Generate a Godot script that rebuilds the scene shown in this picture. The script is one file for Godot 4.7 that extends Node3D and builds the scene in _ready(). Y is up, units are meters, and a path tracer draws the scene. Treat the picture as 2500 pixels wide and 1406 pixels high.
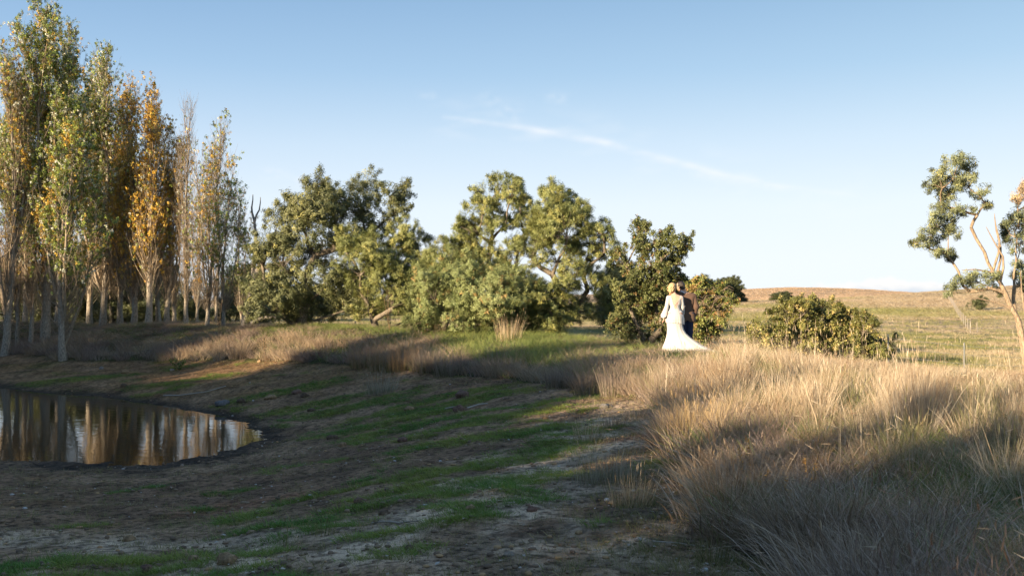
extends Node3D

const SUN_TRAVEL := Vector3(0.73, -0.235, -0.64)

var ground_xs := PackedFloat32Array()
var ground_ds := PackedFloat32Array()
var ground_ys := PackedFloat32Array()
var near_fit: PackedFloat64Array
var far_fit: PackedFloat64Array
var lumps := FastNoiseLite.new()
var broad := FastNoiseLite.new()
var patchy := FastNoiseLite.new()
var bark_grain: Texture2D
var taken := {}


func _ready():
	# ---- camera, sky, sun, exposure ----
	var cam := Camera3D.new()
	cam.name = "camera"
	cam.position = Vector3(0, 2.6, 0)
	cam.rotation.x = atan(37.0 / 2432.0)
	cam.fov = rad_to_deg(2.0 * atan(703.0 / 2432.0))
	cam.near = 0.1
	cam.far = 9000.0
	add_child(cam)
	cam.current = true
	var env := Environment.new()
	env.background_mode = Environment.BG_SKY
	var sky := Sky.new()
	sky.sky_material = sky_panorama()
	env.sky = sky
	env.tonemap_mode = Environment.TONE_MAPPER_LINEAR
	env.tonemap_exposure = 2.75
	env.background_energy_multiplier = 0.46
	env.sky_rotation = Vector3(0, PI, 0)
	env.sdfgi_enabled = true
	env.ssao_enabled = true
	env.ssil_enabled = true
	var we := WorldEnvironment.new()
	we.name = "world_environment"
	we.environment = env
	add_child(we)
	var sun := DirectionalLight3D.new()
	sun.name = "sun"
	sun.light_energy = 1.6
	sun.light_color = Color(1.0, 0.905, 0.76)
	sun.light_angular_distance = 0.55
	sun.shadow_enabled = true
	sun.directional_shadow_max_distance = 200.0
	add_child(sun)
	sun.look_at_from_position(Vector3.ZERO, SUN_TRAVEL, Vector3.UP)

	# ---- structure ----
	setup_noise()
	make_ground()
	make_water()
	# ---- trees ----
	make_poplars()
	make_wattles()
	make_far_trees()
	# ---- ground cover ----
	make_grass()
	make_tussocks()
	# ---- people ----
	make_bride()
	make_groom()
	# ---- small things ----
	make_fences()
	make_stones()
	make_sticks()
	make_weeds()


# ---------------------------------------------------------------- naming
func numbered(called: String) -> String:
	if not taken.has(called):
		taken[called] = 0
		return called
	taken[called] += 1
	return "%s_%03d" % [called, taken[called]]


func thing(called: String, label: String, category: String, at := Vector3.ZERO, group := "") -> Node3D:
	var o := Node3D.new()
	o.name = numbered(called)
	add_child(o)
	o.position = at
	o.set_meta("label", label)
	o.set_meta("category", category)
	if group:
		o.set_meta("group", group)
	return o


func tag(o: Node, label: String, category: String, group := "", kind := "") -> void:
	if label:
		o.set_meta("label", label)
	if category:
		o.set_meta("category", category)
	if group:
		o.set_meta("group", group)
	if kind:
		o.set_meta("kind", kind)


func obj(called: String, m: Mesh, mat: Material, parent: Node = null) -> MeshInstance3D:
	var o := MeshInstance3D.new()
	o.mesh = m
	o.material_override = mat
	if parent == null:
		o.name = numbered(called)
		add_child(o)
	else:
		var n := called
		var k := 0
		while parent.has_node(n):
			k += 1
			n = "%s_%03d" % [called, k]
		o.name = n
		parent.add_child(o)
	return o


func scatter(called: String, m: Mesh, mat: Material, rows: PackedFloat32Array, parent: Node = null) -> MultiMeshInstance3D:
	var mm := MultiMesh.new()
	mm.transform_format = MultiMesh.TRANSFORM_3D
	mm.use_colors = true
	mm.mesh = m
	mm.instance_count = rows.size() / 16
	mm.buffer = rows
	var o := MultiMeshInstance3D.new()
	o.multimesh = mm
	o.material_override = mat
	if parent == null:
		o.name = numbered(called)
		add_child(o)
	else:
		o.name = called
		parent.add_child(o, true)
	return o


func row(rows: PackedFloat32Array, b: Basis, p: Vector3, c: Color) -> void:
	rows.append_array(PackedFloat32Array([b.x.x, b.y.x, b.z.x, p.x, b.x.y, b.y.y, b.z.y, p.y, b.x.z, b.y.z, b.z.z, p.z, c.r, c.g, c.b, 1.0]))


func rand(s: int) -> RandomNumberGenerator:
	var r := RandomNumberGenerator.new()
	r.seed = s
	return r


# ---------------------------------------------------------------- mesh builder
class Geo:
	var v := PackedVector3Array()
	var n := PackedVector3Array()
	var c := PackedColorArray()
	var ix := PackedInt32Array()

	func tri(a: Vector3, b: Vector3, d: Vector3, col: Color) -> void:
		var nn := (d - a).cross(b - a).normalized()
		var k := v.size()
		v.append(a); v.append(b); v.append(d)
		n.append(nn); n.append(nn); n.append(nn)
		c.append(col); c.append(col); c.append(col)
		ix.append(k); ix.append(k + 1); ix.append(k + 2)

	func quad(a: Vector3, b: Vector3, d: Vector3, e: Vector3, col: Color) -> void:
		tri(a, b, d, col)
		tri(a, d, e, col)

	func tube(pts: PackedVector3Array, rads: PackedFloat32Array, sides: int, col: Color) -> void:
		var k0 := v.size()
		var m := pts.size()
		for i in m:
			var t := (pts[mini(i + 1, m - 1)] - pts[maxi(i - 1, 0)]).normalized()
			var ref := Vector3(0.31, 0.12, 0.94)
			if absf(t.dot(ref)) > 0.93:
				ref = Vector3(0.94, 0.1, -0.31)
			var s := t.cross(ref).normalized()
			var u := t.cross(s)
			for k in sides:
				var a := TAU * k / sides
				var dir := s * cos(a) + u * sin(a)
				v.append(pts[i] + dir * rads[i])
				n.append(dir)
				c.append(col)
		for i in m - 1:
			for k in sides:
				var a := k0 + i * sides + k
				var b := k0 + i * sides + (k + 1) % sides
				ix.append(a); ix.append(a + sides); ix.append(b)
				ix.append(b); ix.append(a + sides); ix.append(b + sides)

	func ball(at: Vector3, r: Vector3, rough: float, seed_: int, col: Color, rings := 6, sides := 9) -> void:
		var rg := RandomNumberGenerator.new()
		rg.seed = seed_
		var no := FastNoiseLite.new()
		no.seed = seed_
		no.frequency = 0.9
		var k0 := v.size()
		for i in rings + 1:
			var el := PI * i / rings - PI / 2
			for k in sides + 1:
				var a := TAU * (k % sides) / sides
				var d := Vector3(cos(el) * cos(a), sin(el), cos(el) * sin(a))
				var f := 1.0 + rough * no.get_noise_3dv(d * 1.6)
				v.append(at + d * r * f)
				n.append((d / r).normalized())
				c.append(col)
		for i in rings:
			for k in sides:
				var a := k0 + i * (sides + 1) + k
				var b := a + sides + 1
				ix.append(a); ix.append(a + 1); ix.append(b)
				ix.append(a + 1); ix.append(b + 1); ix.append(b)

	func smooth() -> void:
		for i in n.size():
			n[i] = Vector3.ZERO
		for t in range(0, ix.size(), 3):
			var a := v[ix[t]]
			var nn := (v[ix[t + 2]] - a).cross(v[ix[t + 1]] - a)
			for j in 3:
				n[ix[t + j]] += nn
		for i in n.size():
			n[i] = n[i].normalized() if n[i].length_squared() > 1e-20 else Vector3.UP

	func mesh() -> ArrayMesh:
		var a := []
		a.resize(Mesh.ARRAY_MAX)
		a[Mesh.ARRAY_VERTEX] = v
		a[Mesh.ARRAY_NORMAL] = n
		a[Mesh.ARRAY_COLOR] = c
		a[Mesh.ARRAY_INDEX] = ix
		var m := ArrayMesh.new()
		m.add_surface_from_arrays(Mesh.PRIMITIVE_TRIANGLES, a)
		return m


func paint(rough := 0.85, spec := 0.35, back := Color.BLACK) -> StandardMaterial3D:
	var m := StandardMaterial3D.new()
	m.vertex_color_use_as_albedo = true
	m.roughness = rough
	m.metallic_specular = spec
	m.cull_mode = BaseMaterial3D.CULL_DISABLED
	if back != Color.BLACK:
		m.backlight_enabled = true
		m.backlight = back
	return m


func flat(c: Color, rough := 0.8) -> StandardMaterial3D:
	var m := StandardMaterial3D.new()
	m.albedo_color = c.linear_to_srgb()
	m.roughness = rough
	m.cull_mode = BaseMaterial3D.CULL_DISABLED
	return m


func speckle(side: int, s: int, freq: float, low: float, high: float, octaves := 5) -> ImageTexture:
	# a tiling grey grain
	var no := FastNoiseLite.new()
	no.seed = s
	no.noise_type = FastNoiseLite.TYPE_SIMPLEX_SMOOTH
	no.frequency = freq
	no.fractal_octaves = octaves
	no.fractal_gain = 0.62
	var im := no.get_seamless_image(side, side)
	im.convert(Image.FORMAT_L8)
	var d := im.get_data()
	for i in d.size():
		d[i] = int(clampf(lerpf(low, high, d[i] / 255.0), 0.0, 1.0) * 255.0)
	return ImageTexture.create_from_image(Image.create_from_data(side, side, false, Image.FORMAT_L8, d))


# ---------------------------------------------------------------- sky
func sky_panorama() -> PanoramaSkyMaterial:
	var stops := [[-1.0, Color8(186, 190, 194)], [0.0, Color8(222, 229, 235)], [2.5, Color8(220, 228, 235)], [5.5, Color8(212, 224, 234)], [9.0, Color8(190, 210, 228)], [13.0, Color8(157, 188, 216)], [17.0, Color8(136, 170, 203)], [26.0, Color8(125, 158, 194)], [45.0, Color8(118, 149, 185)], [90.0, Color8(113, 143, 178)]]
	var w := 256
	var h := 720
	var im := Image.create(w, h, false, Image.FORMAT_RGBF)
	for j in h:
		var el := 90.0 - (j + 0.5) / h * 180.0
		var c: Color = stops[0][1]
		for k in stops.size() - 1:
			if el >= stops[k][0]:
				var f := clampf((el - stops[k][0]) / (stops[k + 1][0] - stops[k][0]), 0.0, 1.0)
				c = (stops[k][1] as Color).lerp(stops[k + 1][1], f)
		c = c.srgb_to_linear()
		for i in w:
			# the blue is a little deeper towards the left of the view all the way round
			var az := (i + 0.5) / w * TAU - PI
			var t := 0.5 - 0.5 * sin(az)
			var k := clampf(el / 14.0, 0.0, 1.0) * (t - 0.5) * 0.42
			im.set_pixel(i, j, Color(c.r * (1.0 - k), c.g * (1.0 - k * 0.75), c.b * (1.0 - k * 0.35)))
	im.resize(2880, 1440, Image.INTERPOLATE_BILINEAR)
	var wisp := FastNoiseLite.new()
	wisp.seed = 4
	wisp.frequency = 0.012
	wisp.fractal_octaves = 5
	var puff := FastNoiseLite.new()
	puff.seed = 9
	puff.frequency = 0.016
	puff.fractal_octaves = 5
	# thin cirrus streak, two loose scraps and a low bank of cumulus; degrees right of north and above the horizon
	var streak := PackedVector2Array([Vector2(-3.9, 10.6), Vector2(-0.6, 10.2), Vector2(2.2, 9.75), Vector2(4.7, 9.3), Vector2(8.2, 8.3), Vector2(11.7, 7.3), Vector2(15.2, 6.45), Vector2(19.3, 5.8)])
	var scraps := [Vector3(-0.3, 10.75, 0.75), Vector3(2.6, 11.7, 0.5), Vector3(-1.3, 11.6, 0.5), Vector3(-4.8, 11.8, 0.35), Vector3(-12.0, 7.0, 0.7), Vector3(-13.6, 7.2, 0.5)]
	for j in range(560, 721):
		var el := 90.0 - (j + 0.5) / 1440.0 * 180.0
		for i in range(1200, 1690):
			var az := (i + 0.5) / 2880.0 * 360.0 - 180.0
			var p := Vector2(az, el)
			var best := 9.0
			var along := 0.0
			for k in streak.size() - 1:
				var q := Geometry2D.get_closest_point_to_segment(p, streak[k], streak[k + 1])
				var d := p.distance_to(q)
				if d < best:
					best = d
					along = (k + q.distance_to(streak[k]) / streak[k].distance_to(streak[k + 1])) / (streak.size() - 1)
			var below := 1.0 if p.y < 10.6 - along * 5.0 else 0.6
			var nz := 0.55 + 0.75 * wisp.get_noise_2d(az * 26.0, el * 90.0)
			var wide := lerpf(0.16, 0.33, sin(along * PI)) * below
			var a := exp(-pow(best / wide, 2.0)) * clampf(nz, 0.1, 1.0) * pow(sin(clampf(along * 0.93 + 0.05, 0.0, 1.0) * PI), 0.45) * 0.7
			a += exp(-pow(best / 1.1, 2.0)) * clampf(wisp.get_noise_2d(az * 16.0 + 90.0, el * 60.0), 0.0, 1.0) * 0.35
			for s in scraps:
				var d: float = Vector2((az - s.x) * 0.55, el - s.y).length() / s.z
				a += exp(-d * d * 2.4) * clampf(puff.get_noise_2d(az * 60.0, el * 130.0) + 0.3, 0.0, 1.0) * 0.34
			var c := im.get_pixel(i, j)
			c = c.lerp(Color(0.80, 0.81, 0.83), clampf(a, 0.0, 0.85))
			# cumulus far away
			var top := 1.28 + 0.24 * puff.get_noise_2d(az * 42.0, 3.0) + 0.1 * puff.get_noise_2d(az * 150.0, 8.0) - pow((az - 20.6) / 4.0, 2.0) * 0.55
			if el < top + 0.08 and el > -0.3 and absf(az - 20.8) < 5.5:
				var inside := clampf((top + 0.08 - el) / 0.14, 0.0, 1.0) * clampf((5.5 - absf(az - 20.8)) / 2.0, 0.0, 1.0)
				var body := clampf((el - 0.45) / 0.5 + 0.5 * puff.get_noise_2d(az * 70.0, el * 170.0), 0.0, 1.0)
				c = c.lerp(Color(0.50, 0.57, 0.66).lerp(Color(0.82, 0.80, 0.78), body), inside * 0.85)
			im.set_pixel(i, j, c)
	var m := PanoramaSkyMaterial.new()
	m.panorama = ImageTexture.create_from_image(im)
	return m


# ---------------------------------------------------------------- data of the place
const LOOSE_TREE := [[-7.83, 1.70, -37.00], [-0.73,3.71,-0.83,0.91, -1.28,3.06,-0.53,0.68, 0.49,4.50,0.60,0.91, 1.31,4.24,0.16,1.06, 2.07,4.80,-0.81,0.84, 3.25,5.03,-0.13,0.64, 3.64,4.56,-0.04,0.49, 2.72,3.93,-0.68,0.68, -0.58,2.41,0.47,0.91, -1.64,2.46,-0.77,0.58, 0.33,3.05,-0.22,1.06, 1.75,3.34,0.03,0.76, -0.26,1.51,-0.14,0.99, -1.25,1.51,0.17,0.76, 1.07,1.80,0.48,0.91, -0.77,0.75,0.91,0.84, 0.29,0.60,-0.43,0.91, 1.80,0.90,0.30,0.91, -0.00,4.22,0.39,0.61, 0.90,5.06,-0.41,0.53], [0.15,0.90,0.00, 0.07,1.66,0.00, 0.53,2.73,0.00]]
const FRONT_TREE := [[-4.78, 1.67, -35.00], [-0.80,3.06,-0.70,0.65, 0.26,2.76,0.66,0.75, 1.00,3.32,-0.28,0.65, 1.37,2.96,-0.26,0.46, -0.47,2.06,0.55,0.72, 0.47,1.79,0.12,0.83, 1.17,2.22,-0.04,0.65, 0.65,0.93,0.38,0.72, 1.26,0.63,-0.66,0.65, -0.22,0.78,0.29,0.58, -1.08,2.81,-0.18,0.43, 0.68,2.68,-0.57,0.58], [-0.19,0.64,0.00, -0.55,1.36,0.00, -0.69,2.22,0.00]]
const LOW_TREE := [[-2.41, 1.55, -34.50], [0.43,3.31,0.19,0.64, -0.04,2.73,0.52,0.60, 0.98,2.85,-0.35,0.60, 0.29,2.04,0.16,0.68, -0.52,2.34,-0.24,0.50, 1.14,1.90,0.29,0.57, 0.65,2.60,0.27,0.57], []]
const PEAK_TREE := [[-0.74, 1.49, -34.00], [-0.04,4.79,-0.39,0.59, 0.67,4.77,0.46,0.56, -0.26,4.24,0.22,0.53, 0.53,3.89,0.26,0.63, -0.43,3.60,0.45,0.56, 1.16,3.64,-0.10,0.59, 0.12,2.36,0.36,0.56, 0.88,2.49,0.53,0.67, 0.39,5.27,-0.56,0.31, -0.64,3.59,0.49,0.35, 1.02,4.48,-0.15,0.42], [-0.03,1.39,0.00, -0.06,2.51,0.00, 0.01,3.21,0.00, 0.11,4.05,0.00]]
const ROUND_TREE := [[1.38, 1.43, -32.00], [-0.19,4.20,-0.04,0.66, 0.50,4.39,-0.64,0.66, 1.03,3.84,0.36,0.59, -0.45,3.56,-0.37,0.72, 0.36,3.36,0.67,0.79, 1.15,3.17,-0.40,0.59, 1.61,2.90,0.11,0.37, -0.72,2.76,-0.18,0.61, 0.06,2.61,0.20,0.66, 0.96,2.51,-0.55,0.53, -0.11,4.68,-0.58,0.37, 1.48,3.44,0.44,0.33, 0.37,1.82,0.45,0.59, 1.04,1.69,0.12,0.53, -0.42,1.42,0.76,0.59, 0.62,1.03,-0.53,0.53, -0.09,0.78,0.63,0.53, 1.37,1.10,-0.60,0.42], [-0.13,1.10,0.00, 0.13,1.69,0.00, -0.07,2.09,0.00]]
const BIG_BUSH := [[-1.30, 1.58, -31.50], [-1.12,1.27,0.65,0.78, -1.56,0.76,0.17,0.60, -0.25,1.66,0.15,0.78, 0.53,1.33,0.66,0.84, -0.49,0.70,0.40,0.78, 1.36,1.53,0.41,0.71, 1.85,1.15,-0.62,0.54, 0.64,0.50,-0.18,0.65, 1.62,0.49,-0.58,0.52, 2.35,0.82,-0.43,0.49, 2.48,0.23,-0.40,0.41, -1.74,0.38,0.50,0.36, -1.21,0.36,-0.52,0.52, 0.12,2.06,-0.28,0.45, -0.71,1.92,-0.01,0.45], []]
const VINE_TREE := [[3.80, 1.36, -28.00], [0.13,2.95,0.31,0.48, 0.63,2.83,0.42,0.41, -0.18,3.11,-0.40,0.35, -0.52,2.41,-0.50,0.40, 0.21,2.27,0.19,0.55, 0.87,2.40,-0.26,0.32, -0.29,1.81,0.04,0.41, 0.43,1.81,0.19,0.48, 0.79,1.94,-0.40,0.29, -0.50,1.24,0.16,0.46, 0.25,1.24,-0.12,0.55, -0.24,0.66,0.08,0.58, -0.71,0.55,0.15,0.39, 0.44,0.67,0.15,0.46, 0.86,0.95,0.02,0.35, 1.03,2.85,0.05,0.21, -0.78,2.58,-0.40,0.16], []]
const VINE_SHRUB := [[5.43, 1.24, -27.50], [-0.07,1.59,-0.21,0.38, 0.28,1.27,-0.00,0.36, -0.18,1.02,-0.26,0.43, -0.45,1.65,-0.01,0.29, 0.13,0.69,0.03,0.36, -0.38,0.58,0.19,0.36, 0.41,1.14,-0.07,0.23], []]
const DOME_BUSH := [[7.92, 0.95, -25.50], [0.05,1.28,-0.67,0.42, -0.75,1.23,0.04,0.42, 0.60,1.07,-0.41,0.44, -1.35,0.91,0.34,0.42, -0.43,0.76,-0.16,0.55, 0.52,0.70,-0.17,0.55, 0.89,0.99,0.57,0.38, 1.36,0.58,-0.15,0.42, 1.70,0.49,-0.21,0.27, -1.45,0.60,-0.21,0.34, -1.10,0.45,-0.03,0.37, 0.12,0.47,-0.57,0.42, 0.76,0.45,0.07,0.42, -0.65,1.40,0.59,0.26, 0.13,1.39,0.09,0.26, -1.77,0.36,0.34,0.21], []]
const GUM_TREE := [[15.52, 0.29, -30.00], [-2.24,6.51,0.45,0.30, -2.32,6.15,0.34,0.44, -2.62,5.86,0.24,0.42, -1.85,5.85,0.31,0.42, -1.56,5.61,0.32,0.25, -2.46,5.42,-0.25,0.44, -2.04,5.27,-0.02,0.47, -2.71,4.73,-0.16,0.49, -2.22,4.70,-0.24,0.44, -3.05,4.28,0.07,0.35, -2.85,4.05,-0.18,0.37, -3.34,4.15,0.12,0.20, -2.49,3.88,0.08,0.20, -2.14,3.71,-0.40,0.15, -1.89,2.92,-0.06,0.35, -1.42,3.05,-0.11,0.39, -1.08,3.19,0.21,0.27, -2.01,2.68,-0.41,0.22, -0.55,2.81,-0.33,0.20, -1.22,5.32,0.01,0.12, -1.69,6.58,-0.10,0.25], [-0.11,1.20,0.00, -0.25,1.81,0.00, -0.65,2.62,0.00, -0.98,3.20,0.00, -1.26,3.85,0.00, -1.66,4.59,0.00, -1.95,5.27,0.00]]
const EDGE_GUM := [[16.00, 0.30, -31.00], [-0.30,4.78,0.13,0.36, -0.39,4.51,-0.13,0.31, -0.05,4.23,-0.24,0.41, -0.73,4.83,0.35,0.20, 0.05,3.39,-0.20,0.36, 0.09,3.01,-0.28,0.31, 0.63,5.13,-0.18,0.64, 0.78,4.10,-0.13,0.64, 0.63,3.07,-0.22,0.54, 1.09,4.60,0.03,0.57], [-0.32,2.05,0.00, -0.34,2.81,0.00, -0.28,3.58,0.00, -0.24,4.34,0.00]]
# heights surveyed round the pond and over the far paddocks: x, distance along -z, height
const NEAR_LEVELS := [-15.8, 30.8, 0, -12.1, 28.1, 0, -8.84, 25.3, 0, -7.2, 23.4, 0, -5.63, 21.1, 0, -5.0, 19.8, 0, -4.83, 18.07, 0, -5.2, 16.86, 0, -6.3, 16.1, 0, -7.4, 16.3, 0, -8.5, 16.6, 0, -13, 18, 0, -20, 20, 0, -21, 34, 0, -10, 22, -.45, -14, 25, -.5, -7, 19.5, -.3, -22, 27, -.5, -20.8, 40.5, .6, -16, 35.6, .55, -11.8, 33.9, .65, -8.6, 32.1, .75, -5.4, 29.2, .8, -3.2, 25.8, .85, -1.5, 23.9, .88, 0, 21.8, .9, 1.2, 19.1, .95, 2.06, 16.7, 1.02, 2.4, 14.4, 1.05, -13.4, 31, .3, -8.5, 27.5, .34, -4.4, 24, .43, -2.2, 21, .53, -1.2, 18, .6, -3.2, 20.5, .3, -5.4, 10.5, .4, -3.65, 7.1, .68, -4.1, 10.4, .42, -2.63, 10.25, .5, -1.75, 6.8, .78, 0, 6, .97, 0, 9, .92, 0, 12, .86, 0, 16, .8, 0, 19, .83, -2, 14, .53, -3.4, 16.5, .22, -4, 16, .1, -6, 14, .14, 1.2, 9, .95, 1.2, 13, .95, -12, 14, .3, -20, 14, .6, -32, 20, .8, -34, 30, .5, -12, 8, .8, -20, 5, 1, -6, 5, .85, -3, 3, .95, 0, 2, 1, 0, -5, 1.1, -15, -10, 1.2, 10, -10, 1.3, 1.7, 8.8, .97, 1.5, 6, .98, 2.4, 7, 1, 3.5, 9, 1.1, 4.2, 9.8, 1.15, 3.2, 12, 1.15, 4, 15, 1.3, 5, 18, 1.4, 6, 16, 1.4, 8.5, 19.8, 1.2, 8, 14, 1.3, 6, 10, 1.2, 8, 8, 1.2, 5, 5, 1.1, 15, 10, 1.1, 12, 16.5, 1.1, 4, 24.3, 1.38, 2.2, 26.5, 1.42, 0, 28.7, 1.5, -3.2, 30.8, 1.55, -6.1, 33.2, 1.58, -9.6, 35.8, 1.6, -15.8, 40.5, 1.62, -23.7, 46, 1.65, 5.4, 21.7, 1.38, -3, 34, 1.62, -9, 39, 1.62, 0, 32, 1.58, -15, 45, 1.6, 3, 29, 1.45, 5.5, 27, 1.3, -24, 50, 1.5, -20, 56, 1.1, -10, 50, 1.1, -3, 44, 1.1, 3, 38, 1, 7, 33, .75, 9, 27, .75, 12, 24, .6, 16, 20, .7, 10, 40, .5, 18, 35, .4, 25, 30, .4, 30, 20, .6, -40, 50, 1.2, -40, 40, .9, 20, 60, .4, 0, 65, .95, -30, 70, 1, 40, 50, .4, 40, 10, 1, -45, 10, 1, 40, -20, 1, -45, -20, 1.2]
const FAR_LEVELS := [0, 0, 1, -60, 0, 1.1, 60, 0, 1, 0, -60, 1.2, 0, 60, .95, -40, 60, 1, 20, 60, .45, 40, 55, .4, 31, 67, .4, 18, 85, .8, 0, 85, .95, -50, 85, 1, -80, 150, 1.1, 0, 150, 1.3, 30, 130, 1.6, 45, 130, 1.8, 60, 130, 2.2, 88, 200, 4.1, 105, 200, 6.2, 160, 200, 10, 133, 300, 4.2, 177, 400, 4.8, 145, 500, 10.6, 53, 200, 3, 70, 200, 3.2, 75, 130, 2.6, 0, 300, 2, -150, 300, 2, 60, 300, 3, 100, 350, 4, 127, 500, 9.8, 164, 500, 9.9, 185, 500, 8.8, 225, 500, 5.6, 300, 500, 8, 60, 500, 8, 0, 500, 5.5, -200, 500, 4, 150, 700, 3, 0, 900, 2, 300, 900, 2, -500, 900, 2, 0, 3000, 0, -3000, 0, 0, 3000, 0, 0, 0, -3000, 0, -3000, 3000, 0, 3000, 3000, 0, 130, 110, 4, 200, 100, 8]


# ---------------------------------------------------------------- terrain
func setup_noise() -> void:
	lumps.seed = 21
	lumps.frequency = 1.4
	lumps.fractal_octaves = 4
	lumps.fractal_gain = 0.6
	broad.seed = 5
	broad.frequency = 0.16
	broad.fractal_octaves = 3
	patchy.seed = 14
	patchy.frequency = 0.55
	patchy.fractal_octaves = 4
	near_fit = fit(NEAR_LEVELS, 0.5)
	far_fit = fit(FAR_LEVELS, 30.0)
	bark_grain = speckle(256, 3, 0.035, 0.45, 1.25)


func fit(levels: Array, slack: float) -> PackedFloat64Array:
	# thin plate spline through the surveyed levels, by elimination with pivoting
	var n := levels.size() / 3
	var m := n + 3
	var a := []
	for i in m:
		var r := PackedFloat64Array()
		r.resize(m + 1)
		a.append(r)
	for i in n:
		for j in n:
			var d2 := pow(levels[i * 3] - levels[j * 3], 2.0) + pow(levels[i * 3 + 1] - levels[j * 3 + 1], 2.0)
			a[i][j] = 0.5 * d2 * log(d2) if d2 > 0.0 else slack
		a[i][n] = 1.0
		a[i][n + 1] = levels[i * 3]
		a[i][n + 2] = levels[i * 3 + 1]
		a[n][i] = 1.0
		a[n + 1][i] = levels[i * 3]
		a[n + 2][i] = levels[i * 3 + 1]
		a[i][m] = levels[i * 3 + 2]
	for k in m:
		var p := k
		for i in range(k + 1, m):
			if absf(a[i][k]) > absf(a[p][k]):
				p = i
		var swap = a[k]
		a[k] = a[p]
		a[p] = swap
		var rk: PackedFloat64Array = a[k]
		for i in range(k + 1, m):
			var ri: PackedFloat64Array = a[i]
			var f := ri[k] / rk[k]
			if f != 0.0:
				for j in range(k, m + 1):
					ri[j] -= f * rk[j]
				a[i] = ri
	var x := PackedFloat64Array()
	x.resize(m)
	for k in range(m - 1, -1, -1):
		var s: float = a[k][m]
		for j in range(k + 1, m):
			s -= a[k][j] * x[j]
		x[k] = s / a[k][k]
	return x


func fitted(levels: Array, w: PackedFloat64Array, x: float, d: float) -> float:
	var n := levels.size() / 3
	var s := w[n] + w[n + 1] * x + w[n + 2] * d
	var k := 0
	for i in n:
		var ax: float = x - levels[k]
		var ad: float = d - levels[k + 1]
		var r2 := ax * ax + ad * ad
		if r2 > 1e-9:
			s += w[i] * 0.5 * r2 * log(r2)
		k += 3
	return s


func level(x: float, d: float) -> float:
	var r := sqrt(x * x * 0.81 + (d - 12.0) * (d - 12.0))
	var t := clampf((r - 44.0) / 26.0, 0.0, 1.0)
	t = t * t * (3.0 - 2.0 * t)
	var y := 0.0
	if t < 1.0:
		y += (1.0 - t) * fitted(NEAR_LEVELS, near_fit, x, d)
	if t > 0.0:
		y += t * fitted(FAR_LEVELS, far_fit, x, d)
	if r < 70.0:
		y += 0.045 * broad.get_noise_2d(x * 4.0, d * 4.0) + 0.04 * lumps.get_noise_2d(x, d)
	else:
		y += clampf((r - 70.0) / 200.0, 0.0, 1.0) * 0.5 * broad.get_noise_2d(x * 0.12, d * 0.12)
	return y


func axis(dense_from: float, dense_to: float, step: float, mid_to: float, mid_step: float, grow_down: float, lowest: float, grow_up: float, highest: float) -> PackedFloat32Array:
	var out := PackedFloat32Array()
	var p := dense_from
	var s := step
	var down := []
	while p > lowest:
		s *= grow_down
		p -= s
		down.append(p)
	down.reverse()
	for q in down:
		out.append(q)
	p = dense_from
	while p < dense_to:
		out.append(p)
		p += step
	while p < mid_to:
		out.append(p)
		p += mid_step
	s = mid_step
	while p < highest:
		out.append(p)
		s *= grow_up
		p += s
	out.append(p)
	return out


func ground(x: float, d: float) -> float:
	var i := clampi(ground_xs.bsearch(x) - 1, 0, ground_xs.size() - 2)
	var j := clampi(ground_ds.bsearch(d) - 1, 0, ground_ds.size() - 2)
	var fx := clampf((x - ground_xs[i]) / (ground_xs[i + 1] - ground_xs[i]), 0.0, 1.0)
	var fd := clampf((d - ground_ds[j]) / (ground_ds[j + 1] - ground_ds[j]), 0.0, 1.0)
	var w := ground_xs.size()
	var a := j * w + i
	return lerpf(lerpf(ground_ys[a], ground_ys[a + 1], fx), lerpf(ground_ys[a + w], ground_ys[a + w + 1], fx), fd)


# plan outlines (x, distance)
var bank_toe := PackedVector2Array([Vector2(-40, 43), Vector2(-20.8, 40.0), Vector2(-16, 35.4), Vector2(-11.8, 33.7), Vector2(-8.6, 32.0), Vector2(-5.4, 29.2), Vector2(-3.2, 26.0), Vector2(-1.5, 24.0), Vector2(0, 22.0), Vector2(1.2, 19.2), Vector2(2.06, 16.9), Vector2(2.3, 14.4), Vector2(1.75, 11.4), Vector2(1.62, 8.8), Vector2(1.35, 7.1), Vector2(1.42, 6.4), Vector2(1.5, 5.8), Vector2(1.5, 2.0)])
var bank_back := PackedVector2Array([Vector2(30, 2), Vector2(30, 12), Vector2(14, 18.5), Vector2(9.5, 22), Vector2(7.6, 25), Vector2(6.5, 29), Vector2(3.2, 33), Vector2(0, 36), Vector2(-5, 39), Vector2(-9, 42), Vector2(-15, 47), Vector2(-24, 52), Vector2(-40, 53)])
var tall_grass_area: PackedVector2Array


func toe_gap(x: float, d: float) -> float:
	# distance from the foot of the bank, positive on the grassy side
	if tall_grass_area.is_empty():
		tall_grass_area = bank_toe.duplicate()
		tall_grass_area.append_array(bank_back)
	var p := Vector2(x, d)
	var best := 1e9
	for k in bank_toe.size() - 1:
		best = minf(best, p.distance_squared_to(Geometry2D.get_closest_point_to_segment(p, bank_toe[k], bank_toe[k + 1])))
	return sqrt(best) * (1.0 if Geometry2D.is_point_in_polygon(p, tall_grass_area) else -1.0)


var track := PackedVector2Array([Vector2(-6.5, 5.6), Vector2(-3.0, 6.3), Vector2(-1.9, 6.7), Vector2(-1.1, 7.4), Vector2(-0.4, 8.5), Vector2(0.3, 10.2), Vector2(0.95, 12.6), Vector2(1.5, 13.9), Vector2(1.9, 15.6)])
var track_low := PackedVector2Array([Vector2(-5.5, 9.0), Vector2(-4.0, 8.5), Vector2(-2.3, 8.0), Vector2(-1.2, 7.5)])


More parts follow.
